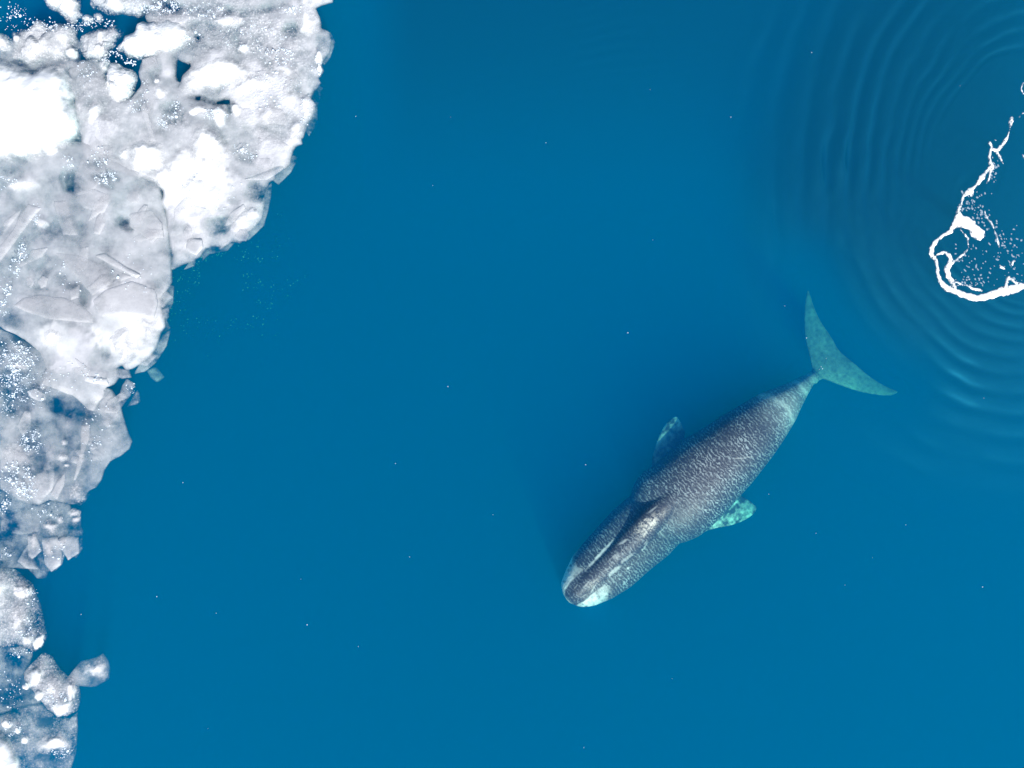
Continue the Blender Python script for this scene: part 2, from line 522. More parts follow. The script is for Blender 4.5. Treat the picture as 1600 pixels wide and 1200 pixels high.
def build_whale():
    V = []; F = []

    def add(vf):
        o = len(V)
        V.extend(vf[0]); F.extend([tuple(i + o for i in f) for f in vf[1]])

    # trunk: from behind the lips to the tail stock
    ss = np.concatenate([np.linspace(105, 186, 20), np.linspace(192, 524, 60)])
    tl = edge(BODY_L, ss); tr = edge(BODY_R, ss)
    sh = np.interp(ss, [105, 112, 130, 150, 168, 180, 192], [0.2, 0.42, 0.62, 0.78, 0.9, 0.97, 1.02])
    mid = 0.5 * (tl + tr); tl = mid + (tl - mid) * sh; tr = mid + (tr - mid) * sh
    zt = np.interp(ss, [105, 150, 190, 215, 250, 300, 360, 420, 470, 505, 524], [-1.2, -.78, -.42, -.28, -.16, -.12, -.18, -.38, -.66, -1.2, -1.6])
    zm = np.interp(ss, [160, 200, 300, 400, 470, 524], [-1.35, -1.35, -1.4, -1.25, -1.45, -1.86])
    zb = np.interp(ss, [160, 200, 300, 400, 470, 524], [-2.4, -2.8, -3.0, -2.5, -2.15, -2.1])
    add(loft(ss, tl, tr, zt, zm, zb, 2.15))
    # lower jaw with its bowed lips
    ss = np.concatenate([np.linspace(-3.5, 16, 9), np.linspace(22, 205, 34)])
    tl = edge(LIP_L, ss); tr = edge(LIP_R, ss)
    sq = np.interp(ss, [-3.5, -1, 3, 8], [0.35, 0.7, 0.93, 1.0])
    mid = 0.5 * (tl + tr); tl = mid + (tl - mid) * sq; tr = mid + (tr - mid) * sq
    zt = np.interp(ss, [-4, 4, 15, 40, 100, 150, 190, 205], [-.75, -.45, -.32, -.33, -.42, -.52, -.66, -.95])
    zm = np.interp(ss, [-4, 20, 100, 205], [-.9, -1.0, -1.25, -1.5])
    zb = np.interp(ss, [-4, 20, 100, 205], [-1.3, -1.9, -2.5, -2.6])
    add(loft(ss, tl, tr, zt, zm, zb, 2.3))
    # rostrum: the narrow arched upper jaw that runs up to the blowholes
    ss = np.concatenate([np.linspace(-1.5, 14, 8), np.linspace(20, 262, 46)])
    tl = edge(ROS_L, ss); tr = edge(ROS_R, ss)
    sq = np.interp(ss, [-1.5, 1, 4, 8], [0.4, 0.75, 0.95, 1.0])
    w2 = np.interp(ss, [170, 200, 235, 262], [1.0, 1.0, 0.95, 0.5])
    mid = 0.5 * (tl + tr); tl = mid + (tl - mid) * sq * w2; tr = mid + (tr - mid) * sq * w2
    zt = np.interp(ss, [-2, 3, 12, 40, 90, 140, 165, 178, 190, 205, 235, 262], [-.66, -.42, -.28, -.22, -.22, -.20, -.15, -.13, -.14, -.16, -.19, -.35])
    zm = np.interp(ss, [-2, 40, 140, 228], [-.80, -.68, -.66, -.8])
    zb = zm - 0.7
    add(loft(ss, tl, tr, zt, zm, zb, 2.1))

    def zfl(px, py):
        d = math.hypot(px - 1280, py - 585)
        return -1.9 - 0.004 * d
    add(fin(FLUKE, zfl, 0.10))
    add(fin(FLIP_L, lambda px, py: -1.25 - 0.006 * max(0.0, 735 - py), 0.13))
    add(fin(FLIP_R, lambda px, py: -1.35 - 0.009 * max(0.0, px - 1110), 0.13))
    me = bpy.data.meshes.new("whale_raw")
    me.from_pydata([tuple(v) for v in V], [], F)
    o = bpy.data.objects.new("whale_raw", me)
    COL.objects.link(o)
    rm = o.modifiers.new("rm", 'REMESH'); rm.mode = 'VOXEL'; rm.voxel_size = 0.042; rm.adaptivity = 0.0
    sm = o.modifiers.new("sm", 'SMOOTH'); sm.factor = 0.5; sm.iterations = 5
    dg = bpy.context.evaluated_depsgraph_get()
    fin_me = bpy.data.meshes.new_from_object(o.evaluated_get(dg))
    bpy.data.objects.remove(o); bpy.data.meshes.remove(me)
    fin_me.name = "bowhead_whale"
    n = len(fin_me.vertices)
    co = np.empty(n * 3); fin_me.vertices.foreach_get("co", co); co = co.reshape(-1, 3)
    k = PPM * H / (H - co[:, 2])
    px = co[:, 0] * k + 800; py = 600 - co[:, 1] * k
    st = to_st(np.stack([px, py], -1)); s, t = st[:, 0], st[:, 1]
    z = co[:, 2]
    nz1 = fbm(px / 9, py / 9, 4, 3); nz2 = fbm(px / 4, py / 4, 3, 8)
    rl = edge(ROS_L, s); rr = edge(ROS_R, s)
    on_ros = smooth(-2.0, 1.5, t - rl) * smooth(-2.0, 1.5, rr - t) * (s < 225)
    head = s < 180
    pale = np.zeros(n); blot = np.zeros(n); rid = np.ones(n)
    # white chin
    dist_r = t - rr
    chin_l = smooth(52, 20, s + nz1 * 18 + nz2 * 14 + 0.5 * (t - rl)) * (t < rl + 1)
    chin_r = smooth(66, 30, s + nz1 * 20 + nz2 * 16 + np.maximum(0, dist_r - 14) * 1.6) * (t > rr - 1)
    lipmask = (1 - on_ros) * head
    pale += lipmask * (0.95 * chin_l + 0.95 * chin_r) * np.clip(0.85 + 0.9 * nz2 + 0.5 * nz1, 0.1, 1.0)
    pale += 0.6 * head * smooth(3.5, 0.5, np.minimum(t - edge(LIP_L, s), s + 4)) * smooth(75, 40, s)
    rid *= 1 - 0.6 * np.clip(pale, 0, 1)

    def blob(cx, cy, rx, ry, rot, amp, soft=0.5):
        c, sn = math.cos(math.radians(rot)), math.sin(math.radians(rot))
        u = ((px - cx) * c + (py - cy) * sn) / rx; v = (-(px - cx) * sn + (py - cy) * c) / ry
        r = np.sqrt(u * u + v * v) + nz2 * 0.45
        return amp * smooth(1.0 + soft * 0.4, 1.0 - soft, r) * (z > -1.4)
    pale += blob(939, 865, 30, 2.6, -47, 0.75, .6)
    pale += blob(973, 847, 10, 2.4, -33, 0.45)
    pale += blob(963, 869, 8, 4, -20, 0.3)
    pale += blob(960, 892, 12, 3.4, -40, 0.5)
    pale += blob(980, 872, 14, 2.6, -38, 0.28)
    pale += blob(981, 888, 2.2, 2.2, 0, 0.9)
    blot += blob(1008, 825, 22, 13, -42, 0.75)
    blot += blob(1022, 812, 26, 10, -42, 0.5)
    blot += blob(928, 912, 17, 7, -35, 0.55)
    pale += blob(1020, 796, 9, 1.6, -38, 0.4)
    # pale bands round the tail stock
    s2 = s + 0.010 * (t - 2) ** 2
    pale += 0.30 * np.exp(-((s2 - 452 + nz1 * 5) / 4.0) ** 2) * (s < 500)
    pale += 0.28 * np.exp(-((s2 - 492 + nz1 * 3) / 4.5) ** 2) * (np.abs(t) < 26)
    pale += 0.22 * smooth(400, 450, s) * smooth(520, 505, s) * (0.7 + 0.6 * nz1)
    pale += 0.30 * smooth(505, 515, s) * smooth(523, 516, s) * (np.abs(t) < 16)
    rs = random.Random(5)
    for _ in range(8):
        q = from_st(rs.uniform(200, 440), rs.uniform(-45, 40))
        pale += blob(q[0], q[1], rs.uniform(5, 18), rs.uniform(.5, 1.0), rs.uniform(-80, 20), rs.uniform(.1, .28))
    for _ in range(12):
        q = from_st(rs.uniform(20, 190), rs.uniform(-14, 16))
        pale += blob(q[0], q[1], rs.uniform(4, 12), rs.uniform(.6, 1.2), rs.uniform(-60, -25), rs.uniform(.15, .35))
    # broad darker and lighter zones of the back
    rid *= np.clip(0.85 + 0.75 * fbm(s / 45, t / 30, 3, 71), 0.3, 1.15)
    # fins
    fl = (s > 522) | ((s > 500) & (np.abs(t) > 26))
    rid = np.where(fl, 0.12, rid)
    pale = np.where(fl, 0.20 + 0.09 * nz1 + 0.16 * smooth(100, 128, np.abs(t)), pale)
    bl_ = edge(BODY_L, s); br_ = edge(BODY_R, s)
    flip = (s > 190) & (s < 430) & ((t < bl_ - 1) | (t > br_ + 1)) & ~fl
    rid = np.where(flip, 0.15, rid)
    tipness = np.where(t < 0, smooth(2, 30, bl_ - t), smooth(0, 25, t - br_))
    pale = np.where(flip, np.clip(0.14 + 0.42 * tipness + 1.1 * nz1 + 0.7 * nz2, 0.03, 0.95), pale)
    pale = np.where(flip & (t < 0), pale * (0.25 + 0.85 * smooth(16, 34, bl_ - t)), pale)  # body's shadow over the left flipper's base, painted into its paleness
    pale = np.where(fl, pale + 0.14 * nz2 + 0.02, pale)
    # shade painted into the hollows beside the blowholes by thinning pale wrinkles; darker rostrum
    rid *= 1 - 0.3 * np.exp(-(((px - 985) / 14) ** 2 + ((py - 792) / 18) ** 2))
    rid *= 1 - 0.5 * np.exp(-(((px - 1040) / 20) ** 2 + ((py - 842) / 10) ** 2))
    rid *= np.where(on_ros > 0.5, 0.62, 1.0)
    wp = np.stack([s / PPM, t / PPM, z], 1).astype(np.float32)
    a = fin_me.attributes.new("wpos", 'FLOAT_VECTOR', 'POINT'); a.data.foreach_set("vector", wp.ravel())
    for nm, arr in (("pale", np.clip(pale, 0, 1)), ("blotch", np.clip(blot, 0, 1)), ("ridge", np.clip(rid, 0, 1)), ("green_tint", np.where(fl, 0.32, np.where(flip, 0.15, 0.1 * smooth(400, 520, s))))):
        a = fin_me.attributes.new(nm, 'FLOAT', 'POINT'); a.data.foreach_set("value", arr.astype(np.float32))
    fin_me.polygons.foreach_set("use_smooth", np.ones(len(fin_me.polygons), bool))
    fin_me.materials.clear(); fin_me.materials.append(MAT_WHALE)
    w = bpy.data.objects.new("bowhead_whale", fin_me)
    COL.objects.link(w)
    c = Vector(co.mean(0)); 
    fin_me.transform(__import__("mathutils").Matrix.Translation(-c))
    w.location = c
    tag(w, "dark grey bowhead whale with white chin swimming just under the surface", "whale")


build_whale()

# ------------------------------------------------------------------ the ice
RES = 0.075


def spots_field(spots):
    def f(x, y):
        v = np.zeros_like(x)
        px = x * PPM + 800; py = 600 - y * PPM
        wob = fbm(px / 18, py / 18, 3, 77)
        wob2 = fbm(px / 7, py / 7, 3, 78)
        for cx, cy, rx, ry, rot, amp in spots:
            c, sn = math.cos(math.radians(rot)), math.sin(math.radians(rot))
            u = ((px - cx) * c + (py - cy) * sn) / rx; w = (-(px - cx) * sn + (py - cy) * c) / ry
            r = np.sqrt(u * u + w * w) + wob * 0.35 + wob2 * 0.2
            v += (amp if amp > 0 else amp * 0.8) * smooth(1.2, 0.7, r)
        return v
    return f


_seed = [100]


def ice(name, poly_px, h=0.2, edge_w=0.25, zbot=-0.16, opac=0.8, snow=0.0, rough=0.04, freq=2.0, amp=0.05, rubble=0.0, spots=None,
        snow_spots=None, holes=None, parent=None, res=None, base=0.0, fade=0.12, fade0=0.45, rim=0.0, grain=0.25, grain_spots=None, tone=0.0, var=0.12, flare=0.02, label=None, cat=None, group=None, crag_f=1.6):
    _seed[0] += 1
    sd = _seed[0]
    pts = np.array([M2(*p) for p in poly_px])
    pts = crag(pts, 0.09, amp, crag_f, sd)
    ext = max(pts.max(0) - pts.min(0))
    r = res or (RES if ext > 2.5 else 0.05)
    lo = pts.min(0) - 3 * r; hi = pts.max(0) + 3 * r
    X, Y = np.meshgrid(np.arange(lo[0], hi[0], r), np.arange(lo[1], hi[1], r))
    S = sdf_poly(X, Y, pts)
    for hp in holes or ():
        hpts = crag(np.array([M2(*p) for p in hp]), 0.09, 0.06, 2.2, sd + 500)
        S = np.minimum(S, -sdf_poly(X, Y, hpts))
    rr = np.random.default_rng(sd)
    seeds = None
    if rubble > 0:
        cnt = int(max(6, (hi - lo).prod() / 0.22))
        seeds = rr.uniform(lo, hi, (cnt, 2)); sh = rr.uniform(-1, 1, cnt); tilt = rr.normal(0, 0.5, (cnt, 2))
    sf = spots_field(spots) if spots else None
    ssf = spots_field(snow_spots) if snow_spots else None

    def top(x, y, d):
        z = base + h * (1 - np.exp(-d / edge_w)) + rough * fbm(x * freq, y * freq, 5, sd) * np.minimum(1, d / 0.15)
        if seeds is not None:
            best = np.full(x.shape, 1e9); rs = np.zeros_like(x)
            wx = x + 0.08 * fbm(x * 3, y * 3, 3, sd + 3); wy = y + 0.08 * fbm(x * 3 + 9, y * 3, 3, sd + 4)
            for (qx, qy), hh, tt in zip(seeds, sh, tilt):
                dd = (wx - qx) ** 2 + (wy - qy) ** 2
                mk = dd < best
                best = np.where(mk, dd, best)
                rs = np.where(mk, hh + tt[0] * (x - qx) * 2 + tt[1] * (y - qy) * 2, rs)
            z = z + rubble * rs * np.minimum(1, d / 0.2)
        return np.maximum(z, base - 0.12)

    def f_opac(x, y, d):
        v = opac + var * 1.2 * fbm(x * 1.3, y * 1.3, 4, sd + 9)
        if sf is not None: v = v + sf(x, y)
        v = np.clip(v, 0.02, 1.0)
        if fade > 0: v = v * np.clip(fade0 + (1 - fade0) * d / fade + (0.35 * fbm(x * 7, y * 7, 3, sd + 40) if fade0 < 0.3 else 0) * (d < fade), 0.0, 1)
        # two faces lie one behind the other
        return 1 - np.sqrt(1 - np.clip(v, 0, 1) * 0.9999)

    def f_snow(x, y, d):
        v = np.full_like(x, snow)
        if ssf is not None: v = v + ssf(x, y)
        v = v + 0.15 * fbm(x * 2.2, y * 2.2, 4, sd + 21) * (0.2 < snow)
        v = v + rim * np.exp(-d / 0.06)
        return np.clip(v, 0, 1)

    gsf = spots_field(grain_spots) if grain_spots else None

    def f_grain(x, y, d):
        v = np.full_like(x, grain)
        if gsf is not None: v = v + gsf(x, y)
        return np.clip(v, 0, 1.2)

    def f_tone(x, y, d):
        return tone + 0.12 * fbm(x * 0.7, y * 0.7, 3, sd + 60)

    o = grid_solid(name, MAT_ICE, X, Y, S, top, lambda x, y, d: np.full_like(x, zbot) - 0.06 * np.minimum(d, 0.8), {"opac": f_opac, "snow": f_snow, "grain": f_grain, "tone": f_tone}, parent, flare)
    if parent is None:
        tag(o, label, cat, group)
    return o


def snow_mound(poly, parent, h=0.35, snow=0.95, rubble=0.05, base=0.13, soft=1.0, **kw):
    h *= 0.6; rubble *= 0.35
    pp = np.array(poly, float)
    ext = min(pp.max(0) - pp.min(0)) / PPM
    return ice("snow_mound", poly, h=h, edge_w=0.45, zbot=-0.1, opac=1.0, snow=snow, grain=kw.pop('grain', 0.45), rubble=rubble, rough=0.06, base=base, fade=min(0.42, (0.2 if ext < 0.7 else 0.32) * ext * soft), fade0=0.05, var=0.0, flare=0.0, parent=parent, amp=0.1, crag_f=2.2, **kw)


def slab(poly, parent, h=0.07, opac=0.6, base=0.19, snow=0.1, **kw):
    return ice("slab", poly, h=h, edge_w=0.04, rim=0.4, zbot=base - 0.06, opac=opac, snow=snow, grain=0.12, tone=random.Random(len(poly) * 31 + int(poly[0][0])).uniform(-0.12, 0.2), rough=0.012, base=base, fade=0.03, fade0=0.8, var=0.10, flare=0.0, parent=parent, amp=0.03, **kw)


def ell(cx, cy, rx, ry, rot=0, n=14, seed=1):
    r = random.Random(seed + int(cx * 7 + cy))
    out = []
    for i in range(n):
        a = 2 * math.pi * i / n
        k = r.uniform(0.82, 1.15)
        x, y = rx * k * math.cos(a), ry * k * math.sin(a)
        c, s = math.cos(math.radians(rot)), math.sin(math.radians(rot))
        out.append((cx + x * c - y * s, cy + x * s + y * c))
    return out


# --- large wet shelf at the top, right of the long crack
shelf = ice("ice_shelf", [(232, -40), (520, -40), (518, 0), (492, 11), (501, 30), (502, 45), (512, 50), (517, 62), (512, 80), (500, 95), (503, 108), (495, 120), (500, 128),
     (493, 140), (485, 150), (487, 165), (488, 185), (478, 200), (468, 215), (470, 222), (460, 228), (455, 235), (452, 255), (445, 262),
     (430, 265), (428, 278), (419, 283), (415, 300), (410, 320), (405, 345), (395, 355), (378, 368), (374, 378), (362, 374), (345, 385),
     (330, 385), (320, 388), (312, 400), (300, 408), (285, 413), (267, 421), (266, 395), (262, 360), (257, 330), (252, 300), (245, 283), (200, 272), (130, 248),
     (122, 190), (112, 140), (106, 108), (128, 94), (146, 100), (162, 116), (172, 140), (186, 156), (204, 152), (214, 144), (219, 132), (217, 112), (222, 94), (244, 84), (238, 40), (228, 26)],
    h=0.16, opac=0.82, snow=0.20, rough=0.08, freq=1.4, rubble=0.02, amp=0.11, crag_f=2.4, var=0.30, zbot=-0.16, fade=0.12, fade0=0.6, grain=0.22, grain_spots=[(330, 40, 120, 45, 0, .6), (430, 90, 60, 60, 0, .5), (430, 180, 50, 60, 0, .4), (270, 190, 25, 25, 0, .4), (160, 150, 40, 60, 0, .4)],
    spots=[(300, 300, 55, 55, 0, .35), (350, 290, 40, 60, 0, .2), (420, 150, 50, 45, 0, .15), (160, 215, 40, 25, 20, .2), (440, 215, 30, 40, 0, .12),
           (220, 160, 10, 16, 0, -.45), (270, 180, 24, 20, 0, -.5), (244, 112, 10, 22, 0, -.35), (385, 240, 20, 16, 30, -.4),
           (400, 302, 18, 16, 0, -.55), (345, 352, 26, 15, -15, -.5), (330, 18, 38, 11, 4, -.35), (310, 58, 10, 7, 0, -.5), (250, 14, 44, 14, 0, -.45),
           (310, 42, 22, 10, 0, -.35), (362, 168, 8, 10, 0, -.5), (172, 282, 22, 12, 0, -.3), (392, 20, 50, 9, -8, -.22), (345, 75, 18, 6, 0, -.3), (345, 325, 16, 9, 30, -.3),
           (455, 45, 12, 9, 0, -.25), (505, 68, 12, 16, 0, -.45), (490, 130, 9, 14, 0, -.3), (435, 270, 12, 10, 0, -.35), (140, 160, 7, 10, 0, -.2)],
    snow_spots=[(300, 290, 60, 50, 0, .45), (420, 165, 40, 50, 0, .08), (470, 150, 22, 40, 0, .2), (400, 335, 22, 25, 0, .35), (380, 200, 30, 40, 0, .15)],
    holes=[[(273, 88), (292, 97), (302, 95), (297, 104), (286, 116), (280, 132), (272, 118)],
           [(296, 152), (312, 150), (328, 157), (345, 156), (356, 153), (360, 168), (350, 160), (334, 163), (318, 158)],
           [(304, 55), (313, 56), (312, 62), (304, 63)]],
    label="long grey wet ice shelf along the top with rough white edge", cat="ice shelf")
for poly, kw in [
    ([(280, 140), (290, 120), (305, 100), (320, 90), (345, 86), (372, 92), (398, 104), (405, 118), (392, 132), (365, 142), (335, 150), (300, 150)], dict(rubble=.10)),
    ([(355, 145), (372, 120), (395, 112), (420, 118), (432, 130), (415, 145), (388, 152), (365, 158)], dict(snow=.75)),
    ([(293, 176), (308, 163), (322, 166), (330, 176), (318, 186), (302, 187)], {}),
    ([(332, 172), (345, 165), (355, 175), (354, 196), (344, 202), (335, 190)], {}),
    ([(360, 165), (374, 160), (384, 172), (378, 185), (364, 180)], dict(snow=.8)),
    (ell(329, 232, 36, 36, 0), dict(h=.55, rubble=.03)),
    (ell(231, 250, 34, 31, -20), dict(h=.5, rubble=.05)),
    ([(183, 247), (190, 232), (204, 226), (212, 236), (204, 250), (192, 254)], {}),
    (ell(306, 296, 30, 24, 30), dict(h=.3, snow=.8)),
    (ell(253, 149, 16, 14), dict(h=.4)),
    (ell(247, 128, 6, 5), dict(h=.3)),
    ([(455, -10), (520, -10), (518, 0), (495, 9), (490, 14), (500, 32), (500, 48), (488, 62), (468, 62), (452, 56), (462, 42), (466, 20)], dict(h=.35, snow=.85)),
    (ell(480, 170, 14, 26, 10), dict(snow=.6, rubble=.09)),
    (ell(382, 78, 12, 10), dict(snow=.8)),
    (ell(360, 35, 28, 9, -6), dict(snow=.6, rubble=.08)),
    (ell(378, 345, 16, 22, 30), dict(snow=.65, rubble=.06)),
    (ell(395, 335, 12, 10, -30), dict(snow=.7)),
    (ell(150, 175, 14, 22, 20), dict(h=.4)),
    (ell(258, 275, 24, 22, 0), dict(h=.3, snow=.8)),
    (ell(498, 92, 7, 12, 10), dict(h=.3, snow=.9)), (ell(500, 108, 4, 8), dict(h=.25)),
    (ell(420, 180, 22, 16, -20), dict(snow=.35, rubble=.08)), (ell(445, 110, 26, 18, 30), dict(snow=.35, rubble=.08)),
    (ell(410, 215, 18, 12, 60), dict(snow=.35, rubble=.08)), (ell(462, 205, 10, 18, 20), dict(snow=.4, rubble=.08)),
]:
    snow_mound(poly, shelf, **kw)
for poly, kw in [
    ([(383, 283), (436, 265), (446, 264), (430, 277), (419, 283), (400, 284)], dict(opac=.5, snow=.2)),
    ([(295, 378), (303, 374), (318, 376), (320, 388), (310, 400), (300, 396), (294, 390)], dict(opac=.85, snow=.35)),
    ([(130, 250), (122, 270), (118, 290), (120, 310), (150, 300), (168, 270), (165, 255)], dict(opac=.35)),
    ([(225, 95), (245, 90), (252, 110), (248, 150), (236, 180), (226, 170)], dict(opac=.3)),
    ([(222, 170), (230, 160), (240, 200), (246, 222), (238, 224), (232, 200)], dict(opac=.45, snow=.3)),
]:
    slab(poly, shelf, **kw)

# --- big rounded snow hummock at the left edge
ice("snow_hummock", [(-40, 80), (0, 91), (30, 101), (55, 110), (80, 103), (104, 107), (118, 124), (126, 150), (121, 166), (128, 186), (130, 210), (118, 230),
     (95, 240), (70, 249), (40, 256), (0, 262), (-40, 262)], base=0.15, h=0.6, edge_w=0.6, opac=1.0, snow=1.0, rubble=0.03, rough=0.07, amp=0.22, crag_f=1.8, fade=0.45, fade0=0.15, var=0.0,
    grain=.3, label="biggest smooth bright white snow hummock on the left edge of the photo", cat="snow hummock")

# --- loose chunks in the brash, top left
CH = "loose white ice chunks in the top left brash"
for poly, kw, lab in [
    ([(-10, 52), (8, 54), (17, 58), (16, 74), (0, 78), (-10, 78)], dict(snow=.9), "small white ice chunk cut by the left edge above the big hummock"),
    ([(18, 54), (38, 48), (56, 32), (66, 34), (76, 42), (90, 34), (112, 42), (120, 56), (116, 76), (100, 96), (78, 92), (50, 102), (22, 92), (14, 72)], dict(snow=.45, rubble=.11, opac=.92),
     "wide crumbly granular ice chunk just above the big snow hummock"),
    ([(68, -20), (118, -20), (124, 6), (128, 22), (112, 34), (98, 30), (84, 17), (74, 8)], dict(snow=.55, rubble=.1), "granular ice chunk at the top edge beside open dark water"),
    ([(140, -20), (228, -20), (238, 6), (224, 20), (196, 24), (172, 22), (158, 14), (142, 12)], dict(snow=.5, rubble=.09, opac=.85), "pale ice chunk at the top edge above the dark channel"),
    (ell(136, 29, 8, 7), dict(snow=.95), "tiny white ice lump left of two in the dark channel"),
    (ell(153, 25, 7, 6), dict(snow=.95), "tiny white ice lump right of two in the dark channel"),
    ([(178, 80), (190, 62), (208, 46), (225, 33), (244, 37), (262, 30), (285, 36), (302, 50), (294, 66), (276, 80), (258, 84), (240, 90), (222, 92), (205, 84), (190, 80)],
     dict(snow=1.0, rubble=.06, h=.5), "large flat bright white snow block ringed by dark blue water"),
    ([(128, 58), (150, 46), (180, 40), (188, 48), (177, 70), (164, 84), (150, 94), (136, 92), (124, 76)], dict(snow=.4, rubble=.1, opac=.9), "granular ice chunk between the hummock and the large flat snow block"),
    ([(170, 100), (186, 98), (205, 108), (211, 125), (208, 145), (196, 158), (184, 164), (168, 152), (162, 130), (164, 112)], dict(snow=.9, rubble=.06, h=.4), "rounded white ice chunk below the large flat snow block"),
    (ell(162, 102, 9, 11, 20), dict(snow=.85), "small white lump tucked beside the rounded white chunk"),
]:
    k = dict(h=.22, edge_w=.25, fade0=.25, flare=.03, opac=1.0, grain=1.0, rough=.07, amp=.2, crag_f=3.2, fade=.2, var=.05, rubble=.06, zbot=-0.16)
    k.update(kw)
    c = ice("ice_chunk", poly, label=lab, cat="ice chunk", group=CH, **k)
    if poly[0] == (18, 54):
        snow_mound([(44, 86), (52, 70), (64, 64), (76, 72), (74, 84), (58, 92)], c, h=.3, base=.2)
        snow_mound(ell(98, 58, 9, 12, 20), c, h=.25, base=.2, snow=.8)
        snow_mound(ell(30, 64, 7, 8, 20), c, h=.22, base=.2, snow=.7)
        snow_mound(ell(112, 84, 10, 9, 0), c, h=.25, base=.12, snow=.7)
    if poly[0] == (68, -20):
        snow_mound([(72, -10), (100, -10), (98, 4), (86, 14), (76, 8)], c, h=.3, base=.2)
    if poly[0] == (140, -20):
        snow_mound(ell(182, 6, 15, 14), c, h=.3, base=.2, snow=.9)
    if poly[0] == (128, 58):
        snow_mound(ell(156, 80, 7, 9), c, h=.25, base=.2, snow=.9); snow_mound(ell(160, 58, 6, 8), c, h=.25, base=.2, snow=.8)

ice("brash_floe", [(-20, 58), (20, 62), (58, 46), (108, 50), (126, 66), (122, 94), (150, 92), (166, 104), (160, 140), (152, 160), (124, 132), (108, 112), (60, 116), (0, 100), (-20, 98)],
    h=.04, base=-.05, opac=.55, snow=.2, rough=.05, amp=.12, var=.3, zbot=-.14, fade=.1, spots=[(30, 98, 14, 6, 20, -.4), (120, 48, 16, 8, 0, -.5), (122, 92, 8, 6, 0, -.3)],
    label="grey granular slush filling the gaps between chunks beside the snow hummock", cat="ice floe")

# --- grey rafted floe in the middle
raft = ice("ice_floe", [(-40, 235), (0, 238), (100, 222), (142, 222), (200, 262), (244, 279), (250, 300), (257, 330), (262, 360), (266, 395), (266, 424), (266, 440), (258, 455), (250, 468), (251, 480), (256, 500),
     (256, 510), (248, 520), (243, 540), (235, 555), (222, 565), (205, 575), (198, 577), (190, 569), (181, 574), (183, 590), (175, 600), (164, 605),
     (160, 620), (151, 630), (146, 642), (138, 640), (128, 630), (115, 618), (105, 615), (92, 610), (80, 605), (66, 600), (65, 590), (73, 577), (70, 565),
     (62, 550), (50, 540), (38, 530), (25, 522), (10, 516), (0, 510), (-40, 500)],
    h=0.16, base=0.03, opac=0.72, snow=0.08, rough=0.028, freq=1.0, amp=0.035, var=0.16, zbot=-0.16, fade=0.08, fade0=0.75, rim=0.3, grain=0.10, tone=0.1,
    spots=[(200, 500, 60, 60, 0, .3), (110, 540, 50, 40, 20, .25), (120, 600, 50, 30, 20, .15), (215, 380, 40, 60, 0, .15), (108, 282, 12, 22, 0, -.5), (168, 282, 22, 16, 0, -.35),
           (198, 352, 16, 12, 40, -.5), (80, 440, 45, 18, 10, -.25), (60, 380, 30, 40, 30, -.18), (20, 275, 25, 18, 0, -.2), (110, 370, 30, 30, 0, -.15), (135, 470, 10, 20, 10, -.25), (168, 555, 9, 14, 0, -.3),
           (15, 500, 25, 15, 0, -.2)],
    snow_spots=[(200, 520, 50, 50, 0, .4), (90, 530, 35, 25, 20, .4), (120, 610, 40, 20, 20, .15), (225, 330, 40, 40, 0, .3), (30, 290, 40, 20, 0, .25)],
    label="broad grey rafted floe of overlapping slabs below the snow hummock", cat="ice floe")
for poly, kw in [
    ([(48, 319), (69, 326), (51, 347), (14, 398), (0, 417), (-15, 430), (-15, 410), (0, 391), (26, 358), (35, 337)], dict(opac=.62)),
    ([(88, 316), (107, 315), (117, 351), (126, 368), (103, 369), (93, 342)], dict(opac=.55)),
    ([(161, 333), (168, 351), (159, 368), (149, 366), (154, 342)], dict(opac=.6)),
    ([(91, 396), (126, 399), (163, 414), (210, 433), (172, 448), (140, 454), (117, 428)], dict(opac=.5)),
    ([(153, 401), (168, 398), (194, 414), (224, 431), (217, 436), (187, 420)], dict(opac=.7, snow=.25, base=.24)),
    ([(25, 478), (40, 466), (68, 461), (105, 466), (131, 477), (149, 494), (149, 505), (110, 502), (80, 499), (45, 488)], dict(opac=.6)),
    ([(140, 452), (163, 431), (187, 435), (168, 452), (149, 463)], dict(opac=.6, base=.24)),
    ([(149, 470), (168, 454), (210, 440), (245, 454), (250, 475), (243, 498), (198, 491), (163, 496), (152, 482)], dict(opac=.75, snow=.25)),
    ([(134, 585), (170, 592), (173, 601), (150, 600), (135, 596)], dict(opac=.8, snow=.35)),
    ([(205, 335), (240, 330), (256, 350), (258, 372), (232, 375), (205, 355)], dict(opac=.6, snow=.15)),
    ([(112, 455), (128, 445), (127, 466), (114, 470)], dict(opac=.6)),
    ([(120, 268), (126, 300), (150, 296), (170, 305), (172, 320), (150, 330), (125, 325), (117, 295)], dict(opac=.35)),
    ([(10, 350), (24, 338), (40, 325), (36, 334), (20, 352), (8, 372)], dict(opac=.4)),
]:
    slab(poly, raft, **kw)
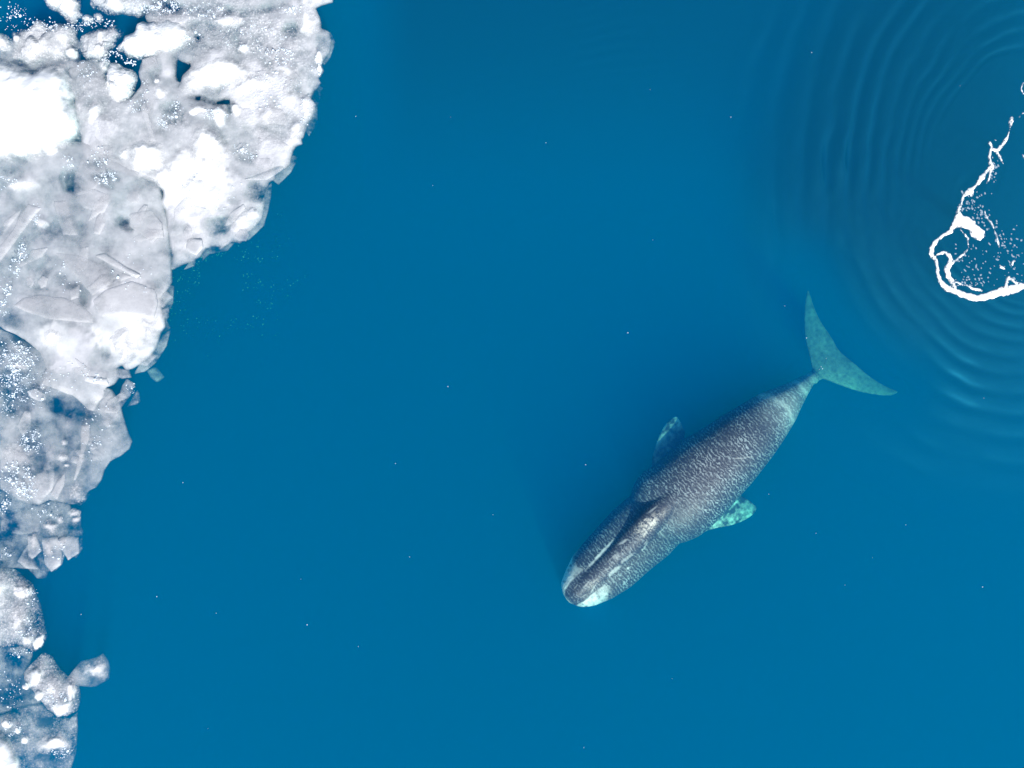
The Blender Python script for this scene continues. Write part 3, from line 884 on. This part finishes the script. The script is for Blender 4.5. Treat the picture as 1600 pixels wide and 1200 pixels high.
for poly, kw in [
    ([(161, 529), (187, 508), (205, 500), (218, 506), (215, 530), (224, 554), (198, 576), (177, 554)], dict(h=.28, snow=.55, rubble=.05)),
    ([(210, 494), (230, 488), (248, 496), (254, 508), (247, 528), (232, 548), (222, 540), (218, 512)], dict(h=.25, snow=.4, rubble=.05)),
    ([(68, 515), (80, 508), (96, 512), (108, 524), (104, 540), (88, 544), (72, 540)], dict(h=.25, snow=.75, rubble=.02)),
    (ell(88, 528, 16, 12, 20), dict(h=.3, snow=.9, rubble=.02)),
    (ell(38, 291, 24, 11, -8), dict(h=.3, snow=.9)),
    ([(211, 460), (222, 455), (230, 462), (240, 480), (247, 490), (236, 486), (224, 474)], dict(h=.2, snow=.85)),
    (ell(122, 522, 18, 9, 30), dict(h=.15, snow=.3)),
    (ell(196, 556, 14, 16, 0), dict(h=.25, snow=.7)),
    (ell(66, 350, 10, 8, 20), dict(h=.15, snow=.6, rubble=.06)),
    (ell(216, 500, 17, 7, 10), dict(h=.2, snow=.8)),
]:
    snow_mound(poly, raft, **kw)

for poly, par, op_ in [
    ([(218, 560), (238, 545), (250, 522), (262, 515), (256, 540), (240, 566), (222, 580), (206, 584)], raft, .35),
    ([(254, 440), (268, 446), (266, 470), (256, 500), (262, 512), (250, 520), (240, 480)], raft, .22),
    ([(400, 330), (415, 290), (422, 283), (420, 310), (410, 350), (398, 362), (384, 374), (380, 360)], shelf, .38),
    ([(300, 395), (322, 384), (350, 382), (364, 376), (352, 390), (324, 396), (306, 412), (284, 420)], shelf, .28),
    ([(486, 140), (494, 130), (502, 134), (494, 160), (494, 190), (480, 210), (474, 200)], shelf, .25),
    ([(500, 48), (514, 46), (522, 62), (514, 86), (504, 98), (496, 80)], shelf, .35),
    ([(440, 255), (456, 240), (464, 244), (452, 266), (432, 286), (424, 280)], shelf, .28),
]:
    ice("ledge", poly, h=.03, edge_w=.05, base=-.22, zbot=-.3, opac=op_, snow=.05, rough=.01, amp=.03, fade=.03, fade0=.8, var=.12, flare=0, grain=.15, parent=par)

# --- smaller plates frozen into the shelf, the raft and the thin floe
pr_ = random.Random(21)


def plates(par, boxes, base, op0, op1):
    for x0, y0, x1, y1, n in boxes:
        for _ in range(n):
            cx, cy_ = pr_.uniform(x0, x1), pr_.uniform(y0, y1)
            a = pr_.uniform(0, math.pi); L_, W_ = pr_.uniform(10, 26), pr_.uniform(5, 13)
            nn = pr_.choice([4, 5, 5, 6])
            an = sorted(2 * math.pi * (k + pr_.uniform(-.3, .3)) / nn for k in range(nn))
            pts = []
            for q in an:
                u, v = L_ * math.cos(q), W_ * math.sin(q)
                pts.append((cx + u * math.cos(a) - v * math.sin(a), cy_ + u * math.sin(a) + v * math.cos(a)))
            slab(pts, par, h=.04, base=base + pr_.uniform(0, .05), opac=pr_.uniform(op0, op1), snow=pr_.uniform(0, .3))


plates(shelf, [(285, 320, 385, 375, 6), (380, 180, 455, 260, 7), (400, 60, 480, 140, 5), (135, 195, 190, 245, 3)], .16, .25, .5)
plates(raft, [(20, 390, 130, 455, 5), (130, 300, 245, 430, 8), (60, 560, 150, 620, 4)], .19, .25, .5)

# --- glassy shards off the floe's edge
SH = "clear ice shards off the grey floe"
for poly, op, lab in [
    ([(240, 466), (257, 452), (269, 464), (254, 481), (246, 476)], .46, "square clear shard jutting from the grey floe beside open water, uppermost"),
    ([(249, 484), (263, 480), (262, 497), (252, 500)], .42, "small square clear shard right below the uppermost one"),
    ([(212, 569), (233, 550), (246, 555), (229, 573)], .42, "pointed clear shard at the lower corner of the grey floe"),
    ([(217, 578), (230, 573), (243, 589), (233, 597), (224, 590)], .16, "faint submerged shard drifting off the floe corner"),
    ([(182, 629), (190, 603), (197, 592), (210, 600), (201, 620), (192, 625)], .38, "triangular clear shard in the dark gap below the floe"),
    ([(198, 636), (207, 618), (214, 610), (219, 626), (212, 632)], .45, "smallest crumbly shard below the triangular one"),
    ([(176, 574), (200, 577), (204, 590), (190, 592), (178, 588)], .5, "flat clear shard wedged under the floe tip"),
    ([(340, 388), (350, 380), (358, 376), (348, 386), (344, 390)], .4, "tiny clear shard at the shelf edge"),
]:
    sub = op < .2
    ice("ice_shard", poly, h=.06, edge_w=.05, base=-.7 if sub else -.02, zbot=-.9 if sub else -.12, opac=op if not sub else .25, snow=.1, rough=.01, amp=.015, fade=.03, var=.08, flare=0, label=lab, cat="ice shard", group=SH)

# --- translucent lower floe
low = ice("thin_floe", [(-40, 500), (0, 515), (30, 530), (60, 548), (74, 572), (80, 595), (100, 606), (125, 612), (145, 625), (155, 612), (165, 606), (172, 610), (180, 622), (187, 640), (192, 660), (198, 680), (203, 690), (199, 701),
     (186, 712), (170, 720), (160, 735), (155, 750), (147, 762), (136, 767), (124, 786), (110, 788), (85, 783), (75, 781), (58, 789), (40, 786), (25, 776), (0, 765), (-40, 755)],
    h=0.05, base=-0.06, opac=0.50, snow=0.03, rough=0.02, amp=0.025, var=0.20, zbot=-0.16, fade=0.05, fade0=0.75, rim=0.12, grain=0.14,
    spots=[(28, 565, 22, 16, 0, .25), (25, 610, 40, 60, 0, -.12), (110, 640, 45, 22, 20, -.22), (160, 650, 22, 20, 0, .12), (15, 700, 20, 30, 0, .3), (60, 760, 30, 20, 0, .15), (115, 690, 14, 50, 10, -.18),
           (160, 690, 25, 30, 0, .05), (40, 690, 30, 20, 0, -.1), (95, 640, 20, 12, 0, -.1), (30, 530, 30, 12, 30, -.35), (100, 720, 14, 20, 0, .15)],
    snow_spots=[(25, 565, 22, 14, 0, .2), (12, 705, 20, 24, 0, .25), (60, 600, 20, 30, 0, .1)],
    label="thin blue-grey translucent floe poking out below the rafted floe", cat="ice floe")
for poly, kw in [
    ([(127, 665), (139, 663), (139, 686), (133, 702), (126, 730), (119, 749), (114, 751), (117, 737), (125, 707)], dict(opac=.55, base=.0)),
    ([(101, 739), (100, 758), (89, 781), (79, 772), (89, 751)], dict(opac=.6, base=.0)),
    ([(0, 700), (25, 690), (60, 705), (85, 735), (82, 765), (60, 788), (30, 782), (0, 764)], dict(opac=.3, base=-.02)),
    ([(155, 628), (172, 612), (184, 640), (190, 665), (165, 668), (152, 650)], dict(opac=.25, base=-.02)),
]:
    slab(poly, low, **kw)
for poly, kw in [
    ([(86, 718), (96, 709), (108, 710), (108, 721), (98, 723)], dict(h=.12, snow=.55)),
    ([(108, 765), (117, 751), (131, 763), (141, 774), (124, 790), (107, 786)], dict(h=.15, snow=.5, rubble=.06)),
    (ell(104, 728, 5, 3.5), dict(h=.12, snow=.7)),
    (ell(100, 692, 6, 8), dict(h=.08, snow=.25)),
    (ell(28, 572, 18, 10, 10), dict(h=.1, snow=.35)),
    (ell(16, 706, 20, 16, -20), dict(h=.1, snow=.45, rubble=.06)),
]:
    kw['snow'] *= .6; kw['h'] *= .6
    snow_mound(poly, low, base=0.0, soft=1.8, grain=.8, **kw)

plates(low, [(90, 630, 185, 730, 6), (20, 640, 80, 760, 4)], .0, .15, .35)

# --- brash floe beneath it
brash = ice("brash_floe", [(-40, 770), (0, 768), (30, 778), (55, 790), (80, 783), (105, 787), (110, 800), (112, 812), (126, 830), (126, 858), (116, 872), (102, 866), (96, 872), (93, 882), (83, 893), (74, 893), (68, 905), (55, 905),
     (40, 890), (20, 888), (0, 892), (-40, 892)], h=0.03, base=-0.12, opac=0.36, rough=0.03, amp=0.05, var=0.25, zbot=-0.16, fade=0.05,
    spots=[(10, 850, 30, 40, 0, -.25), (115, 820, 12, 12, 0, -.15), (70, 800, 40, 16, 0, .05), (20, 780, 20, 10, 0, -.1)],
    label="patchy teal brash floe with stubby ice blocks below the thin floe", cat="ice floe")
for poly, kw in [
    ([(90, 844), (105, 838), (122, 840), (123, 865), (106, 876), (98, 863), (91, 856)], dict(opac=.55, base=.0)),
    ([(65, 842), (89, 840), (96, 863), (94, 882), (80, 894), (70, 882)], dict(opac=.55, base=.0)),
    ([(42, 837), (56, 837), (65, 861), (50, 874), (44, 868)], dict(opac=.6, base=.0)),
    ([(26, 877), (44, 850), (50, 870), (60, 890), (40, 888)], dict(opac=.4, base=.0)),
    ([(0, 800), (40, 795), (60, 810), (62, 830), (30, 836), (0, 830)], dict(opac=.2, base=-.05)),
    ([(110, 820), (124, 806), (126, 838), (112, 840)], dict(opac=.14, base=-.08)),
]:
    slab(poly, brash, **kw)
for poly, kw in [
    ([(106, 802), (114, 793), (126, 798), (124, 809), (110, 809)], dict(h=.15, snow=.35)),
    (ell(118, 813, 7, 5, -20), dict(h=.1, snow=.15)),
    ([(63, 818), (76, 812), (90, 818), (88, 834), (80, 836), (66, 826)], dict(h=.15, snow=.3)),
    (ell(97, 848, 9, 10), dict(h=.15, snow=.6)),
    (ell(93, 812, 6, 7), dict(h=.12, snow=.4)),
    (ell(52, 848, 7, 14, 0), dict(h=.12, snow=.4)),
    (ell(76, 858, 9, 14, 0), dict(h=.1, snow=.3)),
]:
    kw['snow'] *= .6; kw['h'] *= .6
    snow_mound(poly, brash, base=0.0, soft=1.8, grain=.8, **kw)

# --- bottom left corner
c = ice("ice_floe", [(-40, 886), (0, 889), (18, 892), (34, 904), (47, 914), (52, 930), (60, 950), (65, 980), (70, 996), (65, 1010), (52, 1020), (40, 1016), (25, 1008), (10, 1012), (-40, 1015)],
        h=.12, opac=.70, snow=.15, grain=.9, rough=.05, rubble=.04, amp=.07, fade=.2, var=.2, zbot=-0.16, spots=[(55, 960, 9, 35, -10, -.4), (20, 1005, 20, 10, 0, -.2)],
        label="tapering floe in the lower left with white left half", cat="ice floe")
snow_mound([(-30, 886), (0, 893), (14, 905), (30, 912), (20, 925), (8, 945), (5, 985), (0, 1012), (-30, 1012)], c, h=.4)
snow_mound(ell(61, 1003, 7, 11, 15), c, h=.4, snow=1.0)
snow_mound(ell(34, 925, 14, 12, 20), c, h=.2, snow=.5, rubble=.05, grain=1.0)
snow_mound(ell(28, 968, 14, 24, 0), c, h=.14, snow=.35, rubble=.05, grain=1.0)
snow_mound(ell(45, 1000, 10, 8, 0), c, h=.15, snow=.5, rubble=.07)
snow_mound(ell(45, 925, 5, 10, 0), c, h=.15, snow=.5)
c = ice("ice_floe", [(36, 1052), (50, 1036), (65, 1022), (78, 1030), (90, 1050), (102, 1060), (112, 1058), (120, 1075), (123, 1095), (118, 1112), (105, 1120), (90, 1119), (75, 1108), (60, 1090), (45, 1075), (38, 1064)],
        h=.14, opac=.8, snow=.15, grain=.9, rough=.05, rubble=.04, amp=.06, fade=.25, var=.12, zbot=-0.16, spots=[(80, 1040, 12, 16, 30, -.3)],
        label="rounded grey floe with two white humps in the lower left", cat="ice floe")
for pl in (ell(59, 1057, 11, 16, 0), ell(98, 1104, 16, 13, -25), ell(64, 1085, 8, 8), ell(43, 1072, 7, 5)):
    snow_mound(pl, c, h=.45, snow=1.0, rubble=.02)
snow_mound(ell(85, 1078, 20, 14, 40), c, h=.1, snow=.35, rubble=.04, grain=1.0)
snow_mound(ell(112, 1080, 7, 14, 0), c, h=.12, snow=.5, rubble=.06)
c = ice("ice_floe", [(102, 1062), (113, 1048), (124, 1036), (140, 1032), (150, 1029), (158, 1024), (166, 1035), (169, 1050), (167, 1063), (150, 1073), (140, 1074), (118, 1071)],
        h=.05, base=-.03, opac=.22, snow=.05, rough=.02, amp=.02, fade=.03, var=.1, zbot=-0.16, label="small clear ice fragment floating alone right of the rounded floe", cat="ice fragment")
snow_mound([(125, 1040), (140, 1036), (158, 1028), (166, 1038), (169, 1050), (166, 1062), (150, 1058), (130, 1054)], c, h=.12, snow=.4, rubble=.02, base=.03)
c = ice("thin_floe", [(-40, 1125), (0, 1120), (14, 1115), (30, 1108), (60, 1102), (85, 1120), (105, 1126), (118, 1116), (118, 1142), (115, 1180), (104, 1215), (-40, 1215)],
        grain=.5, h=.04, base=-.06, opac=.36, rough=.03, amp=.04, var=.2, zbot=-0.16, fade=.05, spots=[(68, 1130, 16, 10, -20, -.3), (80, 1185, 25, 14, 0, -.2), (15, 1140, 14, 12, 0, .25)],
        label="thin bluish floe across the bottom left corner", cat="ice floe")
snow_mound([(45, 1168), (60, 1155), (78, 1146), (95, 1140), (108, 1150), (115, 1165), (108, 1178), (85, 1180), (60, 1178)], c, h=.2, snow=.5, rubble=.06, base=0)
snow_mound(ell(85, 1160, 14, 9, -15), c, h=.25, snow=.9, base=.05)
for pl in (ell(10, 1133, 9, 7, 20), ell(27, 1142, 5, 6), ell(38, 1157, 6, 6)):
    snow_mound(pl, c, h=.3, snow=1.0, base=0)
ice("ice_chunk", [(-30, 1150), (0, 1150), (12, 1158), (20, 1178), (28, 1190), (24, 1215), (-30, 1215)], h=.5, edge_w=.3, opac=1.0, snow=1.0, rough=.05, amp=.05, fade=.1, var=0, zbot=-0.16,
    label="bright white block cut off by the bottom left corner", cat="ice chunk")
ice("thin_floe", [(-40, 1016), (10, 1014), (30, 1012), (48, 1024), (40, 1045), (34, 1058), (42, 1072), (58, 1090), (60, 1100), (30, 1106), (0, 1116), (-40, 1120)],
    h=.02, base=-.14, opac=.26, rough=.02, amp=.06, var=.25, zbot=-0.16, fade=.08, spots=[(30, 1018, 20, 8, 0, .3)],
    label="faint dark slushy ice skin between the tapering and bottom floes", cat="ice floe")


# --- slush grains and ice crumbs
ICO_V = None


def ico():
    g = (1 + 5 ** .5) / 2
    v = np.array([(-1, g, 0), (1, g, 0), (-1, -g, 0), (1, -g, 0), (0, -1, g), (0, 1, g), (0, -1, -g), (0, 1, -g), (g, 0, -1), (g, 0, 1), (-g, 0, -1), (-g, 0, 1)], float)
    f = [(0, 11, 5), (0, 5, 1), (0, 1, 7), (0, 7, 10), (0, 10, 11), (1, 5, 9), (5, 11, 4), (11, 10, 2), (10, 7, 6), (7, 1, 8), (3, 9, 4), (3, 4, 2), (3, 2, 6), (3, 6, 8), (3, 8, 9),
         (4, 9, 5), (2, 4, 11), (6, 2, 10), (8, 6, 7), (9, 8, 1)]
    return v / np.linalg.norm(v[0]), np.array(f)


def grains(name, pts, sizes, mat, label, cat, elong=None, flat=0.7):
    v, f = ico()
    pts = np.asarray(pts); n = len(pts)
    sc = np.stack([sizes * RNG.uniform(.7, 1.4, n), sizes * RNG.uniform(.7, 1.3, n), sizes * flat], 1)
    if elong is not None: sc[:, 0] *= elong[1]
    ang = RNG.uniform(0, 6.28, n) if elong is None else elong[0]
    V = v[None] * sc[:, None, :]
    V = V * (1 + 0.18 * RNG.normal(size=(n, 12, 1)))
    ca, sa = np.cos(ang)[:, None], np.sin(ang)[:, None]
    x = V[..., 0] * ca - V[..., 1] * sa; y = V[..., 0] * sa + V[..., 1] * ca
    V = np.stack([x, y, V[..., 2]], -1) + pts[:, None, :]
    F = (f[None] + (np.arange(n) * 12)[:, None, None]).reshape(-1, 3)
    me = bpy.data.meshes.new(name)
    me.from_pydata(V.reshape(-1, 3).tolist(), [], F.tolist())
    me.materials.append(mat)
    o = bpy.data.objects.new(name, me)
    COL.objects.link(o)
    tag(o, label, cat, kind="stuff")
    return o


CL = [(24, 22, 26, 18, 90), (60, 40, 60, 14, 110), (100, 44, 40, 8, 90), (150, 36, 30, 8, 120), (175, 88, 18, 12, 90), (205, 96, 14, 8, 70), (250, 12, 42, 12, 420), (320, 20, 40, 14, 160),
      (212, 165, 12, 14, 70), (232, 150, 6, 30, 60), (266, 192, 18, 12, 120), (280, 170, 14, 14, 60), (172, 280, 20, 14, 170), (158, 248, 16, 20, 110), (110, 262, 12, 20, 40), (60, 340, 14, 20, 60),
      (40, 395, 10, 20, 110), (28, 420, 10, 18, 110), (12, 455, 12, 20, 140), (8, 480, 14, 16, 80), (25, 560, 34, 30, 420), (15, 610, 30, 40, 520), (55, 600, 25, 40, 160), (50, 690, 22, 18, 240), (30, 745, 26, 26, 360), (45, 765, 18, 16, 160),
      (6, 785, 12, 20, 110), (70, 800, 30, 14, 70), (10, 865, 16, 14, 30), (400, 60, 70, 30, 200), (440, 90, 30, 20, 160), (425, 150, 50, 40, 260), (390, 240, 30, 16, 90), (340, 180, 22, 12, 110), (455, 20, 20, 10, 60),
      (350, 130, 30, 14, 90), (300, 60, 18, 10, 60), (15, 1080, 26, 30, 90), (25, 1020, 24, 10, 60), (45, 985, 18, 24, 70), (50, 930, 10, 20, 50), (90, 1090, 22, 18, 80), (20, 1140, 18, 12, 60), (95, 1175, 20, 12, 60),
      (100, 430, 50, 30, 40), (210, 420, 40, 40, 50), (110, 590, 40, 30, 60), (150, 670, 30, 50, 90), (85, 860, 24, 20, 50), (150, 590, 14, 12, 30), (205, 605, 10, 16, 30), (495, 100, 8, 24, 40), (480, 175, 10, 24, 60),
      (20, 285, 30, 14, 80), (330, 300, 60, 40, 60), (135, 120, 20, 30, 60)]
gp = []; gs = []
dgr = bpy.context.evaluated_depsgraph_get()
for cx, cyy, rx, ry, n in CL:
    for _ in range(n):
        r = math.sqrt(RNG.random()) * RNG.uniform(.6, 1.15); a = RNG.uniform(0, 6.2832)
        px, py = cx + rx * r * math.cos(a), cyy + ry * r * math.sin(a)
        if fbm(np.array(px / 7), np.array(py / 7), 3, 55) < -0.12: continue
        x, y = M2(px, py)
        hit, loc, *_ = SC.ray_cast(dgr, Vector((x, y, 5)), Vector((0, 0, -1)), distance=5.3)
        z = loc.z + 0.012 if hit and loc.z > -0.2 else 0.0
        if z < 0.01: z = RNG.uniform(0.0, 0.012)
        gp.append((x, y, z)); gs.append(float(np.clip(RNG.lognormal(-4.12, .45), .009, .06)))
grains("slush_grains", gp, np.array(gs), MAT_CRUMB, "white slush grains strewn over the ice and leads", "slush")

# crumbs scattered over the open water; specks over the flukes model glints and bubbles
op = [(704, 183), (853, 223), (676, 290), (1016, 140), (1020, 375), (1142, 183), (1268, 82), (981, 520), (700, 604), (618, 724), (286, 754), (770, 804), (1275, 833), (1320, 914), (1363, 871), (1535, 917), (1537, 622),
      (480, 976), (325, 1138), (912, 1168), (127, 960), (338, 958), (245, 932), (470, 905), (915, 726), (1283, 573), (1285, 576), (1280, 577), (1260, 528), (1291, 560), (1201, 772), (1500, 134), (1226, 478), (556, 182), (1415, 820), (1050, 1060), (640, 870), (560, 1010)]
grains("crumbs_and_glints", [(*M2(*p), 0.012) for p in op], np.array([RNG.uniform(.009, .019) for _ in op]), MAT_CRUMB, "tiny white ice crumbs far apart on open water, with glint and bubble specks over the flukes", "ice crumbs")
# pale flecks hanging in the water beside the shelf
fp = []
for _ in range(700):
    px = RNG.normal(345, 50); py = RNG.normal(445, 40)
    if fbm(np.array(px / 30), np.array(py / 30), 3, 91) < 0.0: continue
    if px < 262: continue
    z = RNG.uniform(-4.0, -2.4)
    fp.append(P(px, py, z))
grains("sunken_flecks", fp, RNG.uniform(.012, .03, len(fp)), MAT_FLECK, "faint greenish flecks hanging under water beside the shelf edge", "flecks")

# ------------------------------------------------------------------ foam and ripples, right edge
STROKES = [
    [(1498, 324, 4), (1496, 336, 9), (1490, 350, 11), (1485, 362, 7), (1471, 369, 8), (1462, 376, 8), (1455, 389, 9), (1455, 398, 11), (1461, 405, 9), (1464, 414, 7), (1464, 425, 7), (1468, 438, 9), (1477, 449, 12), (1493, 456, 12),
     (1509, 462, 14), (1525, 466, 12), (1541, 463, 14), (1557, 458, 17), (1572, 454, 19), (1588, 451, 17), (1602, 446, 12), (1625, 442, 10)],
    [(1463, 398, 6), (1476, 394, 6), (1485, 402, 9), (1484, 412, 11), (1479, 422, 12), (1481, 432, 13), (1488, 441, 10), (1491, 452, 8)],
    [(1500, 359, 3), (1511, 372, 4), (1513, 388, 4), (1505, 397, 4), (1495, 405, 5), (1487, 412, 5)],
    [(1571, 446, 6), (1575, 434, 5), (1585, 441, 5), (1597, 444, 6), (1612, 440, 8)],
    [(1493, 441, 3), (1512, 447, 5), (1520, 452, 4), (1533, 454, 5)],
    [(1580, 185, 8), (1578, 193, 6), (1577, 203, 4), (1573, 215, 4), (1565, 227, 8), (1557, 237, 6), (1549, 232, 4)],
    [(1546, 224, 7), (1549, 229, 6)], [(1551, 218, 4), (1556, 220, 3)],
    [(1557, 238, 5), (1562, 247, 5), (1567, 257, 2)],
    [(1548, 232, 4), (1545, 245, 5), (1547, 255, 8), (1550, 261, 8), (1547, 268, 5), (1544, 280, 5), (1541, 286, 4)],
    [(1545, 262, 5), (1538, 273, 6), (1533, 278, 12), (1528, 285, 11), (1522, 292, 7), (1513, 299, 9), (1505, 305, 5), (1502, 316, 4), (1498, 330, 5)],
    [(1512, 296, 3), (1519, 300, 4), (1517, 305, 4)],
    [(1598, 130, 4), (1594, 139, 4), (1598, 147, 4), (1606, 146, 4)],
    [(1598, 177, 2.5), (1592, 183, 2.5)], [(1597, 242, 3), (1602, 250, 3)],
    [(1583, 408, 6), (1580, 413, 5)], [(1562, 415, 2.5), (1568, 420, 3), (1562, 418, 2)],
    [(1536, 324, 2), (1541, 340, 2.5), (1550, 352, 2.5), (1556, 368, 3), (1561, 388, 2.5)],
]
BLOB = [(1498, 326), (1504, 337), (1516, 342), (1523, 344), (1525, 351), (1531, 354), (1538, 361), (1537, 369), (1531, 377), (1525, 374), (1516, 370), (1513, 359), (1498, 356), (1487, 357), (1484, 361), (1484, 356), (1494, 341)]


def build_foam():
    r = 0.035
    lo = M2(1440, 480); hi = M2(1640, 110)
    X, Y = np.meshgrid(np.arange(lo[0], hi[0], r), np.arange(lo[1], hi[1], r))
    S = sdf_poly(X, Y, np.array([M2(*p) for p in BLOB]))
    for st in STROKES:
        for a, b in zip(st[:-1], st[1:]):
            A, B = M2(a[0], a[1]), M2(b[0], b[1])
            e = B - A
            t = np.clip(((X - A[0]) * e[0] + (Y - A[1]) * e[1]) / (e @ e + 1e-9), 0, 1)
            w = (a[2] + (b[2] - a[2]) * t) * 0.80 / PPM / 2
            S = np.maximum(S, w - np.hypot(X - A[0] - e[0] * t, Y - A[1] - e[1] * t))
    S = S - 0.008 + (0.035 * fbm(X * 4, Y * 4, 2, 4) + 0.03 * fbm(X * 11, Y * 11, 2, 14)) * (S > -0.25)
    o = grid_solid("sea_foam", MAT_FOAM, X, Y, S, lambda x, y, d: 0.045 + 0.10 * np.minimum(d, .25) ** .5 + 0.02 * fbm(x * 6, y * 6, 3, 9),
                   lambda x, y, d: np.full_like(x, 0.012), {"inset": lambda x, y, d: d})
    tag(o, "winding white foam line and loop left by a dive near the right edge", "foam", kind="stuff")
    # flecks of foam inside the loop
    pts = []; sz = []; an = []; el = []
    for n, f in ((65, lambda: (RNG.normal(1518, 12), RNG.uniform(300, 345))), (60, lambda: (lambda u: (1515 + u * 75 + RNG.normal(0, 8), 315 + u * 85 + RNG.normal(0, 12)))(RNG.random())),
                 (32, lambda: (RNG.uniform(1492, 1560), RNG.uniform(400, 446))), (40, lambda: (RNG.uniform(1490, 1600), RNG.uniform(350, 445))), (24, lambda: (RNG.normal(1553, 4), RNG.uniform(245, 285))),
                 (30, lambda: (RNG.uniform(1492, 1535), RNG.uniform(432, 448))), (20, lambda: (RNG.uniform(1575, 1605), RNG.uniform(395, 440)))):
        for _ in range(n):
            px, py = f()
            pts.append((*M2(px, py), 0.02)); sz.append(RNG.uniform(.014, .034)); an.append(math.radians(-55) + RNG.normal(0, .5)); el.append(RNG.uniform(1, 2.2))
    grains("foam_flecks", pts, np.array(sz), MAT_FOAM_BIT, "small white foam flecks scattered inside the foam loop", "foam", (np.array(an), np.array(el)), .25)


build_foam()


def build_ripples():
    r = 0.062
    lo = M2(540, 900); hi = M2(1720, -120)
    X, Y = np.meshgrid(np.arange(lo[0], hi[0], r), np.arange(lo[1], hi[1], r))
    px = X * PPM + 800; py = 600 - Y * PPM
    # distance outwards from the edge of the disturbed patch
    d0 = np.maximum(np.hypot(px - 1612, np.where(py < 310, 0.68, 0.97) * (py - 310)) - 152, 0)
    d = d0 + 15 * fbm(px / 190, py / 190, 2, 5) + 4 * fbm(px / 50, py / 50, 2, 6)
    # clearance round the whale
    fl = sdf_poly(px, py, np.array([(1245, 430), (1270, 430), (1300, 490), (1330, 540), (1390, 590), (1425, 605), (1410, 635), (1330, 630), (1290, 625), (1260, 680), (1215, 740), (1190, 830), (1060, 930), (1000, 880),
                                    (1010, 700), (1230, 585), (1255, 560), (1240, 500)]))
    clear = -fl                                  # distance to it, px, positive outside
    reach = np.maximum(370 - d0, (350 - py) - np.maximum(0, 640 - px) * 0.2)
    S = np.minimum(np.minimum(reach, clear - 4), np.minimum(np.minimum(px - 560, 880 - py), np.minimum(1700 - px, py + 100))) / PPM
    lam = 13 + 0.125 * np.maximum(d, 0)
    ph = 2 * np.log(1 + 0.125 * np.maximum(d, 0) / 13) / 0.125
    below = smooth(350, 520, py)
    patch = np.clip(0.55 + 1.1 * fbm(px / 75 + 3, py / 120, 3, 31), 0.08, 1.5)
    amp = (0.23 + 0.15 * smooth(40, 180, d)) * lam / PPM / 6.283 * smooth(360, 240, d) * smooth(0, 12, d) * patch
    amp = amp * (1 - 0.5 * below) * (1 - 0.4 * below * smooth(100, 220, d))
    amp = amp * (1 + 1.1 * np.exp(-((py - 330) / 150) ** 2) * smooth(1520, 1440, px))
    sn = np.sin(ph * math.pi)
    z = amp * (sn + 0.18 * np.sin(2 * ph * math.pi + 0.8))
    # a second, finer set leaving the upper foam line
    z = z + 0.007 * np.sin((px * .95 + py * .28 + 26 * fbm(px / 60, py / 60, 2, 40)) / 3.6) * smooth(120, 40, d0) * smooth(470, 250, py) * np.clip(.4 + 1.2 * fbm(px / 50, py / 50, 2, 44), 0, 1.4)
    z = z + 0.014 * fbm(px / 45, py / 90, 3, 41) * smooth(360, 150, d)
    # light breeze ripples along the top
    z = z + 0.0045 * np.sin((py * .96 + px * .22 + 20 * fbm(px / 120, py / 120, 2, 50)) / 2.6) * smooth(330, 60, py) * smooth(1300, 950, px) * np.clip(.5 + 1.0 * fbm(px / 160, py / 70, 3, 51), 0, 1.3)
    sh = smooth(0, 2.6, S) * np.maximum(smooth(370, 130, d0), 0.6 * smooth(360, -40, py)) * (1 - 0.6 * smooth(480, 700, py))  # gloss strength, and painted darkening of the top and upper right water
    # regular sheet: use grid faces that lie inside
    ins = S > 0
    q = ins[:-1, :-1] & ins[1:, :-1] & ins[:-1, 1:] & ins[1:, 1:]
    idx = np.arange(X.size).reshape(X.shape)
    F = np.stack([idx[:-1, :-1][q], idx[:-1, 1:][q], idx[1:, 1:][q], idx[1:, :-1][q]], 1)
    us = np.unique(F); lut = np.zeros(X.size, int); lut[us] = np.arange(len(us))
    V = np.stack([X.ravel()[us], Y.ravel()[us], 0.004 + z.ravel()[us] - 0.0], 1)
    V[:, 2] = np.maximum(V[:, 2] + 0.0, 0.0) if False else V[:, 2]
    me = bpy.data.meshes.new("water_ripples")
    me.from_pydata(V.tolist(), [], lut[F].tolist())
    a = me.attributes.new("gloss_dim", 'FLOAT', 'POINT'); a.data.foreach_set("value", sh.ravel()[us].astype(np.float32))
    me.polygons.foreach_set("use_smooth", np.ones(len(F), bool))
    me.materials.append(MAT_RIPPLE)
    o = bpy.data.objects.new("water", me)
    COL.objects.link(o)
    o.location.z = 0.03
    tag(o, "rippled water surface ringing the foam on the right", "water", kind="structure")


build_ripples()
